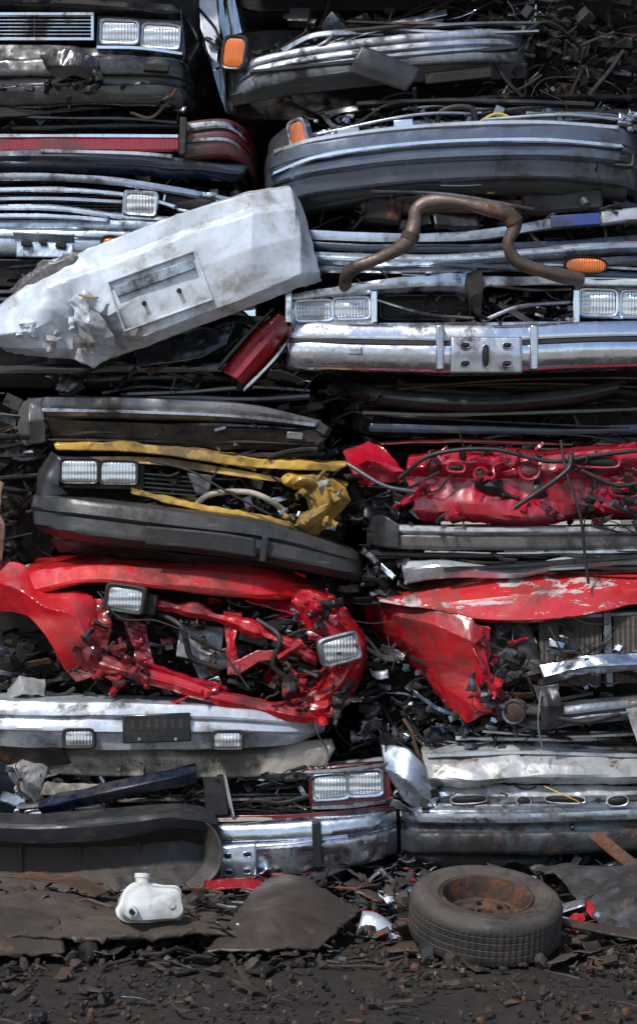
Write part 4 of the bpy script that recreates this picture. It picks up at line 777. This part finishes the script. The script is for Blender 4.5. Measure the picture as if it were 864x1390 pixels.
gsheet(c,'panel',[[(-1.9,-.62,.07),(-1.3,-.60,.10),(-.95,-.62,.08),(-.6,-.7,.05)],[(-1.9,-.9,.06),(-1.2,-.92,.13),(-.8,-.95,.08),(-.35,-.9,.06)],[(-1.9,-1.15,.07),(-1.2,-1.18,.09),(-.7,-1.18,.10),(-.25,-1.08,.06)],[(-1.9,-1.24,.05),(-1.2,-1.30,.06),(-.7,-1.30,.075),(-.28,-1.22,.05)]],'mud',nu=110,nv=60,cr=.038,cf=3,rag=.03,thick=.012)
c=topw('curled_rubber_mat',-1.2,-1.3,.04)
gsheet(c,'mat',[[(-1.8,-1.0,.13),(-1.4,-1.02,.14),(-1.1,-1.05,.11)],[(-1.75,-1.2,.12),(-1.35,-1.22,.12),(-1.0,-1.18,.10)],[(-1.7,-1.36,.03),(-1.3,-1.42,.03),(-.95,-1.36,.02)]],'brownsheet',nu=50,nv=30,cr=.022,cf=3,rag=.02,thick=.01)
c=topw('bent_brown_sheet',-.1,-.8,.08)
gsheet(c,'sheet',[[(-.18,-.5,.14),(-.05,-.52,.13),(.1,-.62,.06)],[(-.26,-.75,.13),(-.05,-.8,.16),(.17,-.85,.07)],[(-.34,-1.1,.09),(-.15,-1.15,.12),(.08,-1.12,.06)],[(-.42,-1.33,.03),(-.2,-1.36,.04),(0,-1.28,.03)]],'brownsheet',nu=60,nv=50,cr=.026,cf=3.5,thick=.01,rag=.015)
c=topw('torn_brown_board',-1.2,-.6,.1)
gsheet(c,'board',[[(-1.32,-.62,.16),(-1.15,-.55,.17)],[(-1.05,-.7,.15),(-.98,-.6,.15)],[(-.9,-.85,.12),(-.86,-.7,.12)]],'rustm',nu=16,nv=20,cr=.014,rag=.01)
# white tank
c=topw('white_plastic_tank',-.65,-1.12,.1)
b=MB(); Rm=Euler((math.radians(-14),math.radians(12),math.radians(14))).to_matrix(); o_=Vector((-.65,-1.14,.165)); G=[]
pr=[(-.105,.0),(-.104,.60),(-.095,.86),(-.06,.97),(-.03,.97),(-.025,1.05),(-.012,1.05),(-.006,.97),(.03,1.0),(.07,.96),(.095,.8),(.11,.55),(.115,.3),(.116,.0)]
for y,rad in pr:
    row=[]
    for j in range(44):
        a=2*math.pi*j/44; ca,sa=math.cos(a),math.sin(a)
        x=.118*rad*math.copysign(abs(ca)**.55,ca)*(1+.12*(sa<0)); z=.075*rad*math.copysign(abs(sa)**.55,sa)+.02*ca*rad
        p=Vector((x,y,z)); row.append(o_+Rm@(p+Vector((1,0,1))*noise.noise(p*11)*.02))
    G.append(row)
b.grid(G,'tankwhite',closeu=True)
b.tube([o_+Rm@Vector((-.05,-.03,.06)),o_+Rm@Vector((-.055,-.03,.088)),o_+Rm@Vector((-.055,-.03,.089)),o_+Rm@Vector((-.057,-.03,.105))],(lambda t:.026 if t<.5 else .030),'tankwhite',16)
b.tube([o_+Rm@Vector((-.08,-.09,-.04)),o_+Rm@Vector((-.09,-.135,-.05))],.018,'tankwhite',14)
b.tube([o_+Rm@Vector((-.09,-.134,-.05)),o_+Rm@Vector((-.0902,-.137,-.05))],.013,'dark',14)
b.tube([o_+Rm@Vector((.06,-.1,.0)),o_+Rm@Vector((.062,-.112,.0))],.014,'tankwhite',14)
b.obj('tank_shell',c,40)
# right-hand debris
c=topw('crumpled_steel_sheet',1.35,-.6,.1)
gsheet(c,'sheet',[[(.92,-.3,.12),(1.2,-.3,.16),(1.7,-.3,.16)],[(1.02,-.5,.12),(1.22,-.5,.19),(1.7,-.5,.14)],[(1.1,-.8,.05),(1.26,-.8,.11),(1.7,-.8,.08)],[(1.15,-1.05,.0),(1.3,-1.1,.02),(1.7,-1.05,.02)]],'steel',nu=60,nv=54,cr=.055,cf=4.5,rag=.02)
c=topw('rusty_plank',1.28,-.4,.2)
gsheet(c,'plank',[[(1.16,-.35,.28),(1.22,-.35,.30)],[(1.34,-.45,.14),(1.40,-.45,.16)]],'rustm',nu=6,nv=12,cr=.006,thick=.015)
c=topw('rusty_flat_bar',1.3,-1.2,.05)
gsheet(c,'bar',[[(.95,-1.05,.08),(1.2,-1.15,.06),(1.6,-1.3,.03)],[(.95,-1.12,.07),(1.2,-1.24,.05),(1.6,-1.42,.02)]],'brownsheet',nu=30,nv=6,cr=.012,thick=.012)
def gclutter(name,x0,x1,y0,y1,z0,z1,n,pal,seed,smin=8,smax=45,par=None,hose=.2,lump=.25):
    r=random.Random(seed); b=MB()
    for i in range(n):
        y=r.uniform(y0,y1); t=(y-y0)/(y1-y0); c_=Vector((r.uniform(x0,x1),y,z0+(z1-z0)*t*r.uniform(.5,1)+.01)); s_=r.uniform(smin,smax)*S*r.uniform(.4,1); m_=r.choice(pal); k=r.random()
        if k<hose:
            P=[c_]; dr=Vector((r.gauss(0,1),r.gauss(0,.5),0))
            for q in range(3): dr=dr+Vector((r.gauss(0,.6),r.gauss(0,.6),r.gauss(0,.15))); P.append(P[-1]+dr.normalized()*s_)
            for q in P: q.z=max(q.z,.008)
            b.tube(smpl(P,16),r.choice((.003,.004,.007)),m_,6)
        elif k<hose+lump:
            # irregular clod
            R=Euler((r.uniform(0,3),r.uniform(0,3),r.uniform(0,3))).to_matrix(); G=[]; kx,ky_,kz=r.uniform(.25,.5),r.uniform(.2,.4),r.uniform(.15,.3)
            for v in range(6):
                th=math.pi*v/5; row=[]
                for u in range(8):
                    ph=2*math.pi*u/8; d_=Vector((math.sin(th)*math.cos(ph)*kx,math.sin(th)*math.sin(ph)*ky_,math.cos(th)*kz))
                    row.append(c_+R@(d_*s_*(1+.5*noise.noise(d_*5+Vector((i,0,0))))))
                G.append(row)
            b.grid(G,m_,closeu=True)
        else:
            a=s_*r.uniform(.8,2.4); w=s_*r.uniform(.3,.9); R=Euler((r.gauss(0,.4),r.gauss(0,.3),r.uniform(0,3.1))).to_matrix(); C=Crum(r.random(),9,3); G=[]
            for v in range(5):
                row=[]
                for u in range(10):
                    p=c_+R@Vector(((u/9-.5)*a,(v/4-.5)*w,0)); q=p+Vector((0,0,C.h(p)*.04)); q.z=max(q.z,.004); row.append(q)
                G.append(row)
            b.grid(G,m_)
    return b.obj(name,par,26,solid=.003)
GP=['mud','brownsheet','rustm','dark','steel','plastic','mud','brownsheet','dark','soil']
gclutter('ground_scrap_debris',-1.9,1.9,-1.55,-.02,.0,.06,760,GP,71,smax=42)
gclutter('scrap_debris_under_stack',-.3,1.8,-1.05,-.0,.02,.09,420,GP+['silver','paleblue','red','alu'],72,smax=54)
gclutter('floor_panel_scrap',-1.8,-.3,-1.25,-.6,.07,.12,150,GP,74,smax=28)
gclutter('soil_clods_and_grit',-2.2,2.2,-2.8,-.9,-.004,-.004,2600,['soil','soil','mud','dark','brownsheet','soil','rustm'],73,smin=2,smax=16,hose=.02,lump=.86)
gclutter('scattered_offcuts',-2.0,2.0,-2.2,-1.2,.0,.0,90,GP,75,smin=8,smax=34)
c=topw('red_plastic_strip',-.3,-.55,.1)
gsheet(c,'strip',[[(-.48,-.5,.12),(-.3,-.55,.14),(-.16,-.6,.11)],[(-.48,-.57,.09),(-.3,-.62,.11),(-.2,-.66,.08)]],'redlens',nu=20,nv=6,cr=.014,rag=.006)
# ================================================================ light, sky, camera
w=bpy.data.worlds.new('World'); scene.world=w; w.use_nodes=True; nt=w.node_tree
sky=nt.nodes.new('ShaderNodeTexSky'); sky.sky_type='NISHITA'; sky.sun_disc=False
el,az=50,-32
sky.sun_elevation=math.radians(el)
d=Vector((math.sin(math.radians(az))*math.cos(math.radians(el)),-math.cos(math.radians(az))*math.cos(math.radians(el)),math.sin(math.radians(el))))
sky.sun_rotation=math.atan2(d.x,d.y)
nt.links.new(sky.outputs[0],nt.nodes['Background'].inputs[0]); nt.nodes['Background'].inputs[1].default_value=.145
ld=bpy.data.lights.new('sun','SUN'); ld.energy=3.7; ld.angle=math.radians(5); ld.color=(1,.97,.92)
lo=bpy.data.objects.new('sun',ld); lo.rotation_euler=d.to_track_quat('Z','Y').to_euler(); lo.location=(-3,-6,9); scene.collection.objects.link(lo)
cd=bpy.data.cameras.new('camera'); co=bpy.data.objects.new('camera',cd); scene.collection.objects.link(co); scene.camera=co
co.location=(0,-8,(1200-695)*S); co.rotation_euler=(math.radians(90),0,0); cd.sensor_fit='VERTICAL'; cd.sensor_height=36; cd.lens=36*8/(1390*S); cd.clip_end=1000
scene.view_settings.view_transform='Standard'; scene.view_settings.look='None'; scene.view_settings.exposure=0
